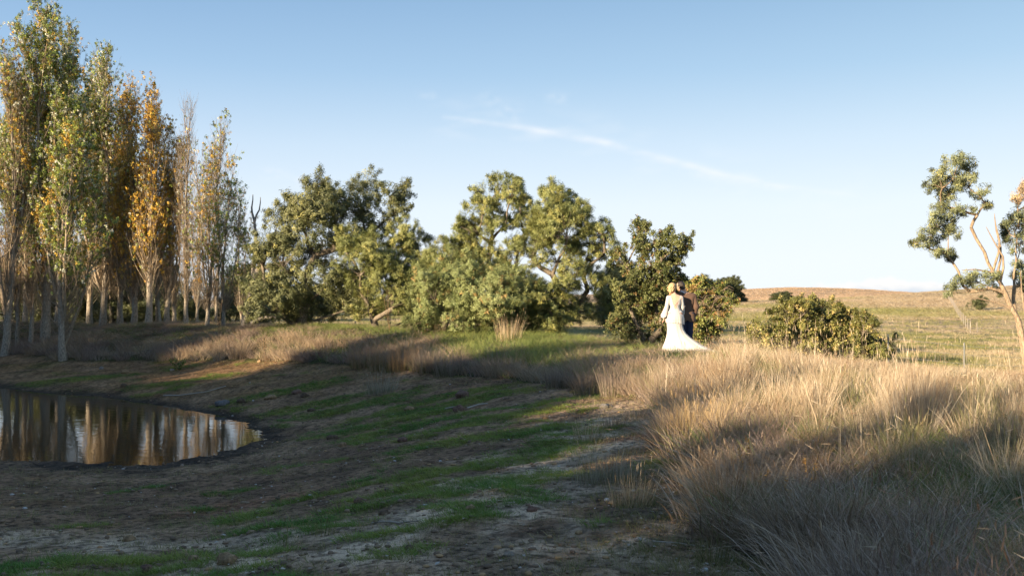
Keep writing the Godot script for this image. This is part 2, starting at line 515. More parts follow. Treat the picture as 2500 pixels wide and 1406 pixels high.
func line_gap(line: PackedVector2Array, p: Vector2) -> float:
	var best := 1e9
	for k in line.size() - 1:
		best = minf(best, p.distance_squared_to(Geometry2D.get_closest_point_to_segment(p, line[k], line[k + 1])))
	return sqrt(best)


# green mats seen singly on the bare ground: x, distance, half length, half width
const MATS := [[-3.45, 7.25, 0.42, 0.2], [-2.72, 7.45, 0.4, 0.16], [-2.5, 9.3, 0.26, 0.1], [-2.15, 8.45, 0.22, 0.1], [-1.72, 8.55, 0.3, 0.11], [-1.95, 7.3, 0.26, 0.12], [-1.55, 8.1, 0.3, 0.14], [-1.95, 6.7, 0.24, 0.1], [-1.0, 7.55, 0.28, 0.1], [-0.8, 6.9, 0.26, 0.1], [-2.1, 10.5, 0.34, 0.12], [-1.1, 9.9, 0.45, 0.14], [-0.6, 10.9, 0.8, 0.24], [-0.2, 9.6, 0.6, 0.3], [0.05, 8.5, 0.3, 0.12], [0.45, 11.6, 0.4, 0.14], [0.9, 13.0, 0.5, 0.2], [0.25, 13.6, 0.7, 0.26], [-0.5, 13.6, 0.9, 0.3], [-0.3, 15.9, 1.0, 0.4], [-1.5, 17.0, 1.1, 0.35], [-2.3, 18.2, 1.1, 0.32], [-1.0, 19.4, 1.2, 0.4], [-3.4, 21.6, 1.2, 0.4], [-4.6, 22.6, 1.0, 0.35], [-5.6, 25.2, 1.2, 0.4], [-0.9, 21.0, 0.9, 0.3], [-9.6, 29.0, 1.2, 0.4], [-13.6, 30.8, 1.6, 0.4], [0.6, 17.4, 0.7, 0.25], [0.2, 11.0, 0.5, 0.18], [-0.35, 7.9, 0.22, 0.09], [-1.35, 9.0, 0.3, 0.1], [-3.3, 10.4, 0.18, 0.07], [-4.1, 9.5, 0.2, 0.07], [-4.6, 12.3, 0.3, 0.08], [-3.2, 11.6, 0.22, 0.07], [-2.55, 6.95, 0.22, 0.09], [-3.0, 6.75, 0.3, 0.1]]


func moss(x: float, d: float) -> float:
	# 0..1: how green the trodden ground is
	var best := 0.0
	for m in MATS:
		var ex: float = (x - m[0] - (d - m[1]) * 0.8) / m[2]
		if absf(ex) < 1.6:
			var ed: float = (d - m[1] - (x - m[0]) * 0.12) / (m[3] * 1.5)
			var q := ex * ex + ed * ed
			if q < 2.2:
				best = maxf(best, clampf(1.55 - q + patchy.get_noise_2d(x * 5.0, d * 5.0) * 1.3, 0.0, 1.0))
	var n := patchy.get_noise_2d(x * 0.8 + 40.0, d * 0.95) + 0.38 * broad.get_noise_2d(x * 1.6, d * 1.6)
	var reach := clampf((x + 4.4 + (d - 12.0) * 0.05) / 3.0, 0.0, 1.0) if d < 20.0 else 0.75
	best = maxf(best, clampf((n - 0.25) * 5.0, 0.0, 1.0) * reach)
	return best


func ground_colour(x: float, d: float, y: float) -> Color:
	var p := Vector2(x, d)
	var r := sqrt(x * x * 0.81 + (d - 12.0) * (d - 12.0))
	var n1 := broad.get_noise_2d(x, d)
	var n2 := patchy.get_noise_2d(x * 1.7, d * 1.7)
	var c: Color
	if r > 62.0:
		var far := Color(0.52, 0.41, 0.27)
		var green := Color(0.36, 0.37, 0.16)
		var n3 := broad.get_noise_2d(x * 0.22, d * 0.16)
		var g := clampf(0.35 + n3 * 1.1 - clampf((x - 40.0) / 60.0, -0.45, 0.5) - clampf((d - 230.0) / 120.0, 0.0, 0.6), 0.0, 1.0)
		c = far.lerp(green, g)
		c = c.lerp(Color(0.60, 0.43, 0.29), clampf((d - 230.0) / 120.0, 0.0, 0.7))
		return c * (1.0 + 0.22 * broad.get_noise_2d(x * 0.9, d * 0.7))
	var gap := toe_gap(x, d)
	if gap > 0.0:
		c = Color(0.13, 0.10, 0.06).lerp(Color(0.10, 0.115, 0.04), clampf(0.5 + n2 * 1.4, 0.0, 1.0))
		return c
	if not Geometry2D.is_point_in_polygon(p, tall_grass_area) and (r > 40.0 or (d > 20.0 and x > bank_side(d))):
		# paddock behind the bank
		c = Color(0.44, 0.36, 0.21).lerp(Color(0.29, 0.31, 0.12), clampf(0.5 + n1 * 1.2 + n2 * 0.5, 0.0, 1.0))
		return c
	# the bare basin
	c = Color(0.29, 0.18, 0.11).lerp(Color(0.40, 0.265, 0.165), clampf(0.5 + n1 * 1.3, 0.0, 1.0))
	c = c.lerp(Color(0.27, 0.155, 0.075), clampf(n2 * 2.0 - 0.35, 0.0, 0.75))
	var tr := minf(line_gap(track, p) / 0.74, line_gap(track_low, p) / 0.42)
	var sandy := clampf((1.1 - tr + n2 * 2.0) * 1.3, 0.0, 1.0)
	if x > -1.5 and x < 1.6 and d < 8.5:
		sandy = maxf(sandy, clampf(0.3 + patchy.get_noise_2d(x * 2.6 + 9.0, d * 2.6) * 2.2, 0.0, 0.75))
	c = c.lerp(Color(0.68, 0.51, 0.36), sandy)
	# rusty bare scrapes
	var scrape := Vector2((x + 2.9) / 0.55, (d - 10.4) / 0.34).length()
	scrape = minf(scrape, Vector2((x + 2.25) / 0.55, (d - 10.6) / 0.3).length())
	c = c.lerp(Color(0.30, 0.145, 0.085), clampf((1.3 - scrape + n2) * 1.2, 0.0, 0.8))
	# far slope above the water is a warm clay
	if d > 22.0:
		c = c.lerp(Color(0.32, 0.19, 0.085), clampf((d - 22.0) / 5.0, 0.0, 1.0) * 0.75 * clampf(0.75 + n2, 0.0, 1.0))
	c = c.lerp(Color(0.17, 0.175, 0.04), moss(x, d) * (1.0 - sandy * 0.75) * 0.8)
	# mud the water has soaked
	var wet := clampf((0.10 - y) / 0.07, 0.0, 1.0)
	c = c.lerp(Color(0.055, 0.046, 0.038), wet * 0.9)
	return c


func bank_side(d: float) -> float:
	# x of the back edge of the grassy bank at that distance
	for k in bank_back.size() - 1:
		var a := bank_back[k]
		var b := bank_back[k + 1]
		if d >= a.y and d <= b.y:
			return lerpf(a.x, b.x, (d - a.y) / maxf(b.y - a.y, 0.01))
	return -40.0


func make_ground() -> void:
	ground_xs = axis(-9.0, 7.5, 0.15, 9.0, 0.3, 1.1, -3200.0, 1.1, 3200.0)
	ground_ds = axis(5.0, 24.0, 0.15, 42.0, 0.38, 1.3, -260.0, 1.07, 3600.0)
	var w := ground_xs.size()
	var h := ground_ds.size()
	var geo := Geo.new()
	ground_ys.resize(w * h)
	geo.v.resize(w * h)
	geo.n.resize(w * h)
	geo.c.resize(w * h)
	var k := 0
	for j in h:
		var d := ground_ds[j]
		for i in w:
			var x := ground_xs[i]
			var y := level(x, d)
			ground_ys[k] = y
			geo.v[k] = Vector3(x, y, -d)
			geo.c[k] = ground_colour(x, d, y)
			k += 1
	var ix := PackedInt32Array()
	ix.resize((w - 1) * (h - 1) * 6)
	var q := 0
	for j in h - 1:
		for i in w - 1:
			var a := j * w + i
			ix[q] = a; ix[q + 1] = a + w; ix[q + 2] = a + 1
			ix[q + 3] = a + 1; ix[q + 4] = a + w; ix[q + 5] = a + w + 1
			q += 6
	geo.ix = ix
	geo.smooth()
	var m := StandardMaterial3D.new()
	m.vertex_color_use_as_albedo = true
	m.roughness = 0.96
	m.metallic_specular = 0.25
	m.uv1_triplanar = true
	m.uv1_world_triplanar = true
	m.uv1_scale = Vector3.ONE * 0.62
	m.albedo_texture = speckle(512, 31, 0.02, 0.3, 1.5, 6)
	m.heightmap_enabled = true
	m.heightmap_texture = speckle(512, 37, 0.035, 0.0, 1.0, 5)
	m.heightmap_scale = 6.0
	m.uv2_triplanar = true
	m.uv2_world_triplanar = true
	m.uv2_scale = Vector3.ONE * 0.137
	m.detail_enabled = true
	m.detail_uv_layer = BaseMaterial3D.DETAIL_UV_2
	m.detail_blend_mode = BaseMaterial3D.BLEND_MODE_MUL
	m.detail_albedo = speckle(512, 41, 0.012, 0.55, 1.25, 6)
	var o := obj("ground", geo.mesh(), m)
	tag(o, "bare clay pond basin, grassy bank and dry paddocks rolling to far hills", "ground", "", "structure")


func make_water() -> void:
	# a still sheet that the basin cuts to the pond's outline
	var edge := PackedVector2Array([Vector2(-4.3, 19), Vector2(-4.4, 17.4), Vector2(-5.0, 16.3), Vector2(-6.3, 15.4), Vector2(-8.5, 15.8), Vector2(-13, 17), Vector2(-20, 19), Vector2(-30, 25), Vector2(-33, 30), Vector2(-28, 34), Vector2(-21, 35.2), Vector2(-15.8, 31.8), Vector2(-12, 29), Vector2(-8.6, 26.4), Vector2(-7, 24.5), Vector2(-5, 21.8)])
	var geo := Geo.new()
	var tri := Geometry2D.triangulate_polygon(edge)
	for p in edge:
		geo.v.append(Vector3(p.x, 0.0, -p.y))
		geo.n.append(Vector3.UP)
		geo.c.append(Color.WHITE)
	for t in range(0, tri.size(), 3):
		var a := edge[tri[t]]
		var b := edge[tri[t + 1]]
		var c := edge[tri[t + 2]]
		# clockwise as seen from above
		if (b - a).cross(c - a) > 0.0:
			geo.ix.append_array([tri[t], tri[t + 2], tri[t + 1]])
		else:
			geo.ix.append_array([tri[t], tri[t + 1], tri[t + 2]])
	var m := StandardMaterial3D.new()
	m.albedo_color = Color(0.030, 0.024, 0.013).linear_to_srgb()
	m.roughness = 0.03
	m.metallic_specular = 0.31
	m.uv1_triplanar = true
	m.uv1_world_triplanar = true
	m.uv1_scale = Vector3(0.45, 0.45, 0.8)
	m.heightmap_enabled = true
	m.heightmap_texture = speckle(256, 57, 0.01, 0.2, 0.8, 3)
	m.heightmap_scale = 0.25
	var o := obj("water", geo.mesh(), m)
	tag(o, "dark still brown pond water mirroring the row of poplars", "water", "", "structure")


# ---------------------------------------------------------------- leaves
func sprig(leaves: int, long: float, wide: float, stem: float, droop: float, s: int) -> ArrayMesh:
	# a twig along +y with folded leaves round it
	var r := rand(s)
	var g := Geo.new()
	var wh := Color(1, 1, 1)
	g.tube(PackedVector3Array([Vector3.ZERO, Vector3(0.004, stem * 0.5, 0.003), Vector3(0, stem, 0)]), PackedFloat32Array([0.0025, 0.002, 0.001]), 3, Color(0.75, 0.6, 0.45))
	for i in leaves:
		var f := (i + 0.6) / leaves
		var base := Vector3(0, stem * lerpf(0.15, 1.0, f), 0)
		var a := i * 2.4 + r.randf_range(-0.4, 0.4)
		var up := r.randf_range(0.25, 0.85) - droop
		var dir := Vector3(cos(a), up, sin(a)).normalized()
		var side := dir.cross(Vector3.UP)
		side = (side.normalized() if side.length() > 0.1 else Vector3.RIGHT).rotated(dir, r.randf_range(-0.9, 0.9))
		var nrm := side.cross(dir)
		var L := long * r.randf_range(0.7, 1.15)
		var W := wide * r.randf_range(0.8, 1.1)
		var mid := base + dir * L * 0.48 + nrm * L * 0.06
		var tip := base + dir * L - nrm * L * 0.08
		var tone := r.randf_range(0.75, 1.2)
		var col := Color(tone, tone, tone * 0.95)
		g.tri(base, mid - side * W * 0.5, mid + side * W * 0.5, col)
		g.tri(tip, mid + side * W * 0.5, mid - side * W * 0.5, col)
	return g.mesh()


func leaf_paint(back: Color, rough := 0.5) -> StandardMaterial3D:
	var m := paint(rough, 0.42, back)
	return m


func bark(scale: float) -> StandardMaterial3D:
	var m := paint(0.9, 0.25)
	m.albedo_texture = bark_grain
	m.uv1_triplanar = true
	m.uv1_scale = Vector3(scale, scale * 0.22, scale)
	m.heightmap_enabled = true
	m.heightmap_texture = bark_grain
	m.heightmap_scale = 1.5
	return m


func toss(r: RandomNumberGenerator) -> Vector3:
	var p := Vector3(r.randf_range(-1, 1), r.randf_range(-1, 1), r.randf_range(-1, 1))
	while p.length_squared() > 1.0 or p.length_squared() < 0.01:
		p = Vector3(r.randf_range(-1, 1), r.randf_range(-1, 1), r.randf_range(-1, 1))
	return p


func turned(dir: Vector3, spin: float, size: float) -> Basis:
	# +y along dir
	var y := dir.normalized()
	var x := y.cross(Vector3(0.3, 0.1, 0.95)).normalized()
	var z := x.cross(y)
	var c := cos(spin)
	var s := sin(spin)
	return Basis((x * c + z * s) * size, y * size, (z * c - x * s) * size)


# ---------------------------------------------------------------- lobed trees
# lobes: flat list x, y, z, radius round the foot; way: flat list of points the stem passes through
func lobed(root: Node3D, lobes: Array, way: Array, o: Dictionary, s: int) -> void:
	var r := rand(s)
	var wood := Geo.new()
	var wcol: Color = o.wood
	var nodes := [Vector3.ZERO]
	var parent := [-1]
	var load_ := [0.0]
	for k in range(0, way.size(), 3):
		nodes.append(Vector3(way[k], way[k + 1], way[k + 2]))
		parent.append(nodes.size() - 2)
		load_.append(0.0)
	var order := range(lobes.size() / 4)
	order.sort_custom(func(a, b): return Vector3(lobes[a * 4], lobes[a * 4 + 1], lobes[a * 4 + 2]).length() < Vector3(lobes[b * 4], lobes[b * 4 + 1], lobes[b * 4 + 2]).length())
	var lobe_node := {}
	for i in order:
		var p := Vector3(lobes[i * 4], lobes[i * 4 + 1] - lobes[i * 4 + 3] * 0.25, lobes[i * 4 + 2])
		var best := 0
		var cost := 1e9
		for k in nodes.size():
			var rise: float = p.y - nodes[k].y
			var c: float = p.distance_to(nodes[k]) + nodes[k].length() * o.get("low", 0.35) + (2.0 * (0.15 - rise) if rise < 0.15 else 0.0)
			if c < cost:
				cost = c
				best = k
		# a bend on the way
		var from: Vector3 = nodes[best]
		var reach := p - from
		var bend := from + reach * 0.5 + Vector3(r.randf_range(-0.09, 0.09), -0.04 if reach.y < absf(reach.x) else 0.03, r.randf_range(-0.09, 0.09)) * reach.length()
		nodes.append(bend)
		parent.append(best)
		load_.append(0.0)
		nodes.append(p)
		parent.append(nodes.size() - 2)
		load_.append(0.0)
		lobe_node[i] = nodes.size() - 1
		var k: int = nodes.size() - 1
		while k >= 0:
			load_[k] += lobes[i * 4 + 3]
			k = parent[k]
	var thick: float = o.thick
	for k in range(1, nodes.size()):
		var a: Vector3 = nodes[parent[k]]
		var b: Vector3 = nodes[k]
		var ra: float = thick * pow(load_[parent[k]], 0.6) * (1.0 if parent[k] == 0 else 0.92)
		var rb: float = thick * pow(load_[k], 0.6)
		ra = minf(ra, rb * 1.5)
		var m := a.lerp(b, 0.5) + Vector3(r.randf_range(-1, 1), r.randf_range(-0.5, 0.5), r.randf_range(-1, 1)) * a.distance_to(b) * 0.05
		if parent[k] == 0:
			ra *= 1.25
		wood.tube(PackedVector3Array([a, a.lerp(m, 0.5), m, m.lerp(b, 0.5), b]), PackedFloat32Array([ra, lerpf(ra, rb, 0.3), lerpf(ra, rb, 0.5), lerpf(ra, rb, 0.75), rb]), 7, wcol)
	# foliage
	var rows := PackedFloat32Array()
	var sizes: float = o.get("size", 1.0)
	var per: float = o.dense
	var lift: float = o.get("lift", 0.35)
	var c1: Color = o.dark
	var c2: Color = o.light
	var tips: Color = o.get("tips", c2)
	var tip_share: float = o.get("tip_share", 0.0)
	var sub_r: float = o.get("clump", 0.42)
	for i in order:
		var rad: float = lobes[i * 4 + 3] * o.get("swell", 1.0)
		var mid := Vector3(lobes[i * 4], lobes[i * 4 + 1], lobes[i * 4 + 2])
		var twig0: Vector3 = nodes[lobe_node[i]]
		var clumps := int(clampf(6.0 + rad * rad * 24.0, 6.0, 22.0))
		if o.has("clumps"):
			clumps = int(clumps * o.clumps)
		var hole := toss(r).normalized()
		for q in clumps:
			var dir := toss(r).normalized()
			if dir.dot(hole) > 0.6:
				continue
			dir.y = dir.y * 0.8 + 0.12
			var out := r.randf_range(0.45, 1.04)
			var sub := mid + dir * rad * out
			if sub.y < 0.06:
				sub.y = r.randf_range(0.06, 0.3)
			var sr := rad * sub_r * (0.45 + 1.0 * pow(r.randf(), 1.3))
			var tone := r.randf()
			wood.tube(PackedVector3Array([twig0, twig0.lerp(sub, 0.55) + toss(r) * rad * 0.12, sub + dir * sr * 0.5]), PackedFloat32Array([minf(0.02, rad * 0.03), 0.009, 0.003]), 3, wcol)
			var spots := PackedVector3Array()
			var ways := PackedVector3Array()
			for u in int(per * sr * sr * 100.0 + 6.0):
				var d2 := toss(r)
				spots.append(sub + d2 * sr)
				ways.append(dir * 0.55 + d2 * 0.9 + Vector3(0, lift, 0) + toss(r) * 0.5)
			# loose sprays that reach past the clump
			for w in 2:
				var go := (dir * 0.8 + toss(r) + Vector3(0, lift, 0)).normalized()
				var reach := sr * r.randf_range(1.0, 1.7)
				wood.tube(PackedVector3Array([sub, sub + go * reach]), PackedFloat32Array([0.006, 0.002]), 3, wcol)
				for u in int(5.0 + per * reach * 7.0):
					spots.append(sub + go * reach * r.randf_range(0.45, 1.05) + toss(r) * sr * 0.16)
					ways.append(go + toss(r) * 0.8)
			for u in spots.size():
				var p := spots[u]
				if p.y < 0.03:
					continue
				var face := ways[u].normalized()
				var col := c1.lerp(c2, clampf(tone * 0.55 + r.randf() * 0.5, 0.0, 1.0))
				if r.randf() < tip_share * (1.6 if tone > 0.6 else 0.5):
					col = tips.lerp(col, r.randf() * 0.4)
				row(rows, turned(face, r.randf() * TAU, sizes * r.randf_range(0.65, 1.3)), p, col)
	obj("trunk", wood.mesh(), o.bark, root)
	tag(scatter("crown", o.sprig, o.leaf, rows, root), "", "", "", "stuff")


# ---------------------------------------------------------------- poplars
# stand: x, y, z of the foot, height, how far the top leans
const STANDS := [
	[-16.03, 0.50, -35.60, 8.07, 0.47], [-19.25, 0.90, -41.00, 13.50, -0.02], [-19.85, 0.51, -39.00, 11.53, -0.03], [-19.56, 0.76, -40.50, 10.64, -0.32],
	[-20.40, 0.70, -41.00, 8.78, -0.22], [-18.50, 1.45, -45.00, 12.05, -0.16], [-17.72, 1.49, -45.00, 10.44, 0.61], [-15.33, 1.66, -42.00, 9.55, 0.06],
	[-16.54, 1.54, -43.50, 9.52, -0.41], [-14.94, 1.65, -43.00, 8.08, -0.04], [-13.40, 1.67, -41.00, 8.74, 0.10], [-12.25, 1.61, -40.00, 7.90, 0.58],
	[-11.59, 1.60, -40.00, 6.47, 0.39], [-13.30, 1.68, -42.00, 6.93, -0.06], [-14.92, 1.61, -44.00, 7.47, 0.02], [-20.00, 1.52, -47.00, 10.33, -0.06],
	[-11.67, 1.59, -43.00, 5.38, -0.11], [-16.36, 1.51, -46.00, 9.39, -0.05], [-21.45, 1.56, -47.00, 13.50, 0.40], [-21.75, 0.61, -41.00, 12.43, 0.0],
	[-19.34, 1.49, -48.00, 10.56, 0.24], [-22.99, 1.61, -47.00, 10.44, -0.85], [-12.82, 1.64, -43.00, 7.47, -0.08]]
# trunk thickness, spread, leafiness, share of yellow, share of silver, height where leaves begin, label
const POPLARS := [
	[0.130, 1.19, 1.20, 0.12, 0.2, 0.36, "poplar with pale trunk rooted low by the pond, in front of the row"],
	[0.190, 2.50, 1.65, 0.07, 0.2, 0.34, "tallest and broadest poplar with green leafy crown and fanned bare lower twigs"],
	[0.150, 0.95, 0.45, 0.20, 0.3, 0.4, "thin leaved poplar with tan trunk at the left end of the row"],
	[0.090, 0.83, 0.75, 0.08, 0.25, 0.35, "slim poplar between the tallest poplar and the left end of the row"],
	[0.080, 0.71, 0.40, 0.30, 0.2, 0.4, "short slim poplar low on the bank beside the left end trunks"],
	[0.150, 1.37, 1.08, 0.05, 0.3, 0.35, "dense dark green poplar right behind the one rooted low by the pond"],
	[0.130, 1.02, 0.72, 0.90, 0.12, 0.3, "orange and yellow poplar with a narrow crown left of the lit pale trunk"],
	[0.140, 0.95, 0.72, 0.80, 0.25, 0.32, "golden poplar with the most brightly lit pale trunk"],
	[0.130, 1.09, 0.79, 0.90, 0.1, 0.3, "deep orange poplar in the middle of the row"],
	[0.120, 0.71, 0.68, 0.70, 0.15, 0.3, "yellow poplar just right of the brightly lit golden one"],
	[0.090, 0.65, 0.15, 0.20, 0.35, 0.3, "nearly bare grey poplar with tall thin leafless leaders"],
	[0.083, 0.89, 0.38, 0.20, 0.2, 0.16, "dark leaved poplar with two long leaders near the right end of the row"],
	[0.075, 0.71, 0.47, 0.08, 0.12, 0.14, "green poplar at the right end of the row beside the bleached limbs"],
	[0.060, 0.59, 0.24, 0.35, 0.2, 0.25, "small thin poplar between the bare grey one and the dark leaved one"],
	[0.090, 0.65, 0.33, 0.50, 0.15, 0.25, "small yellowing poplar behind the bare grey one"],
	[0.140, 0.95, 0.30, 0.30, 0.2, 0.32, "tall poplar at the back, left of the dense dark green one"],
	[0.060, 0.59, 0.40, 0.10, 0.1, 0.15, "shortest poplar, behind the green one at the right end"],
	[0.120, 0.77, 0.38, 0.85, 0.12, 0.28, "orange poplar at the back behind the golden one"],
	[0.150, 1.23, 0.98, 0.08, 0.3, 0.36, "tall silvery poplar at the back behind the tallest one"],
	[0.150, 0.95, 0.45, 0.20, 0.25, 0.4, "poplar cut by the left edge of the view"],
	[0.120, 0.83, 0.41, 0.85, 0.12, 0.3, "rear poplar turning orange behind the dense dark green one"],
	[0.120, 0.83, 0.36, 0.30, 0.3, 0.4, "sparse rear poplar seen past the left end trunks"],
	[0.068, 0.59, 0.24, 0.30, 0.2, 0.22, "thin rear poplar behind the dark leaved one with two leaders"]]


var airy := []


func make_poplars() -> void:
	var leafy := sprig(6, 0.075, 0.066, 0.16, 0.55, 71)
	var leafmat := leaf_paint(Color(0.35, 0.35, 0.2), 0.42)
	var barkmat := bark(3.0)
	for i in STANDS.size():
		var st: Array = STANDS[i]
		var o: Array = POPLARS[i]
		var root := thing("poplar_tree", o[6], "tree", Vector3(st[0], st[1], st[2]), "poplars in autumn leaf along the pond bank")
		poplar(root, st[3], st[4], o, leafy, leafmat, barkmat, 300 + i)
		if i == 7 or i == 9:
			airy.append(root)


func poplar(root: Node3D, H: float, lean: float, o: Array, leafy: Mesh, leafmat: Material, barkmat: Material, s: int) -> void:
	var r := rand(s)
	var wood := Geo.new()
	var rt: float = o[0]
	var wide: float = o[1]
	var hb: float = o[5]
	var tone := r.randf_range(0.85, 1.15)
	var pale := Color(0.46, 0.40, 0.32) * tone
	var tan_ := Color(0.42, 0.31, 0.20) * tone
	var rows := PackedFloat32Array()
	# several steep leaders, each ending in a spire of its own
	var leaders := 2 + int(wide * 2.4)
	for q in leaders:
		var top := H * (1.0 if q == 0 else r.randf_range(0.58, 0.95))
		var turn := r.randf() * TAU + q * 2.4
		var away := Vector3.ZERO if q == 0 else Vector3(cos(turn), 0, sin(turn) * 0.8) * wide * r.randf_range(0.35, 0.95)
		var fork := 0.0 if q == 0 else r.randf_range(0.06, 0.30)
		var bow := r.randf_range(-0.22, 0.22)
		var bow2 := r.randf_range(-0.2, 0.2)
		var stem := PackedVector3Array()
		var rads := PackedFloat32Array()
		var r0 := rt if q == 0 else rt * r.randf_range(0.35, 0.6)
		for k in 15:
			var f := k / 14.0
			var y := lerpf(H * fork, top, f)
			var g := y / H
			stem.append(Vector3(lean * g * g + bow * sin(f * 3.1), y, bow2 * sin(f * 3.3)) + away * (1.0 - pow(1.0 - f, 2.6)) + Vector3(r.randf_range(-1, 1), 0, r.randf_range(-1, 1)) * 0.03)
			rads.append(maxf(r0 * pow(1.0 - f * 0.97, 0.85) * (1.28 if k == 0 and q == 0 else 1.0), 0.005))
		wood.tube(stem, rads, 9 if q == 0 else 6, pale if q == 0 else pale.lerp(tan_, 0.5))
		var boughs := int((top - H * fork) * (7.5 if q == 0 else 6.5))
		for b in boughs:
			var f0 := lerpf(0.10 if q == 0 else 0.03, 0.96, pow(r.randf(), 0.9))
			var a := r.randf() * TAU
			var side := Vector3(cos(a), 0, sin(a))
			var out: float = wide * (1.0 - 0.72 * pow(f0, 1.5)) * pow(r.randf(), 0.7) * 0.85 + 0.06
			var rise := minf(H * r.randf_range(0.08, 0.24), (top - H * fork) * (1.03 - f0) + 0.25)
			var ii := mini(int(f0 * 14.0), 13)
			var p0 := stem[ii].lerp(stem[ii + 1], f0 * 14.0 - ii)
			var pts := PackedVector3Array()
			var brs := PackedFloat32Array()
			var br := clampf(rt * 0.15 * (1.1 - f0 * 0.6) * r.randf_range(0.5, 1.2), 0.006, 0.03)
			var wob := r.randf_range(-0.14, 0.14)
			for k in 6:
				var f := k / 5.0
				pts.append(p0 + side * out * (1.0 - pow(1.0 - f, 1.7)) + Vector3(side.z, 0, -side.x) * wob * sin(f * 3.0) + Vector3(0, rise * pow(f, 1.1), 0))
				brs.append(maxf(br * (1.0 - f * 0.85), 0.003))
			wood.tube(pts, brs, 4, tan_.lerp(pale, r.randf() * 0.6))
			var mid := (p0.y + rise * 0.5) / H
			var bare := mid < hb + r.randf_range(-0.1, 0.08)
			var twigs := (3 if bare else 4) + int(rise * (3.2 if bare else 2.6))
			var gold: bool = r.randf() < o[3]
			var rich := pow(r.randf(), 0.6) * 1.5
			for t in twigs:
				var f := r.randf_range(0.1, 1.0)
				var k := mini(int(f * 5.0), 4)
				var p := pts[k].lerp(pts[k + 1], f * 5.0 - k)
				var ta := r.randf() * TAU
				var td := (Vector3(cos(ta), 0, sin(ta)) * 0.42 + side * 0.15 + Vector3(0, r.randf_range(0.7, 1.5), 0)).normalized()
				var tl := r.randf_range(0.25, 0.7)
				wood.tube(PackedVector3Array([p, p + td * tl * 0.5 + toss(r) * 0.02, p + td * tl + Vector3(0, tl * 0.1, 0)]), PackedFloat32Array([0.005, 0.004, 0.002]), 3, tan_.lerp(pale, r.randf() * 0.5))
				if bare and r.randf() > 0.06:
					continue
				var count := int(o[2] * rich * r.randf_range(1.6, 6.0))
				for u in count:
					var at := p + td * tl * r.randf_range(0.1, 1.15) + toss(r) * 0.09
					var col := Color(0.12, 0.17, 0.035).lerp(Color(0.33, 0.38, 0.085), r.randf())
					if gold and r.randf() < 0.9:
						col = Color(0.56, 0.31, 0.035).lerp(Color(0.70, 0.50, 0.11), r.randf())
					elif r.randf() < o[4]:
						col = Color(0.46, 0.46, 0.37).lerp(Color(0.60, 0.59, 0.50), r.randf())
					elif r.randf() < 0.06 + o[3] * 0.3:
						col = Color(0.55, 0.38, 0.08)
					row(rows, turned((td + toss(r) * 0.9).normalized(), r.randf() * TAU, r.randf_range(0.75, 1.2)), at, col)
	# twigs springing from the bare lower stem
	for k in int(50 + wide * 80):
		var y := H * r.randf_range(0.08, hb)
		var a := r.randf() * TAU
		var side := Vector3(cos(a), 0, sin(a)) * r.randf_range(0.2, 0.75) * wide
		var p := Vector3(lean * pow(y / H, 2.0), y, 0) + side * 0.05
		var up := H * r.randf_range(0.07, 0.2)
		wood.tube(PackedVector3Array([p, p + side * 0.55 + Vector3(0, up * 0.4, 0), p + side + Vector3(0, up, 0) + toss(r) * 0.1]), PackedFloat32Array([0.009, 0.006, 0.002]), 3, tan_.lerp(pale, r.randf()))
	obj("trunk", wood.mesh(), barkmat, root)
	tag(scatter("crown", leafy, leafmat, rows, root), "", "", "", "stuff")


# ---------------------------------------------------------------- the clump of native trees
var native: Dictionary


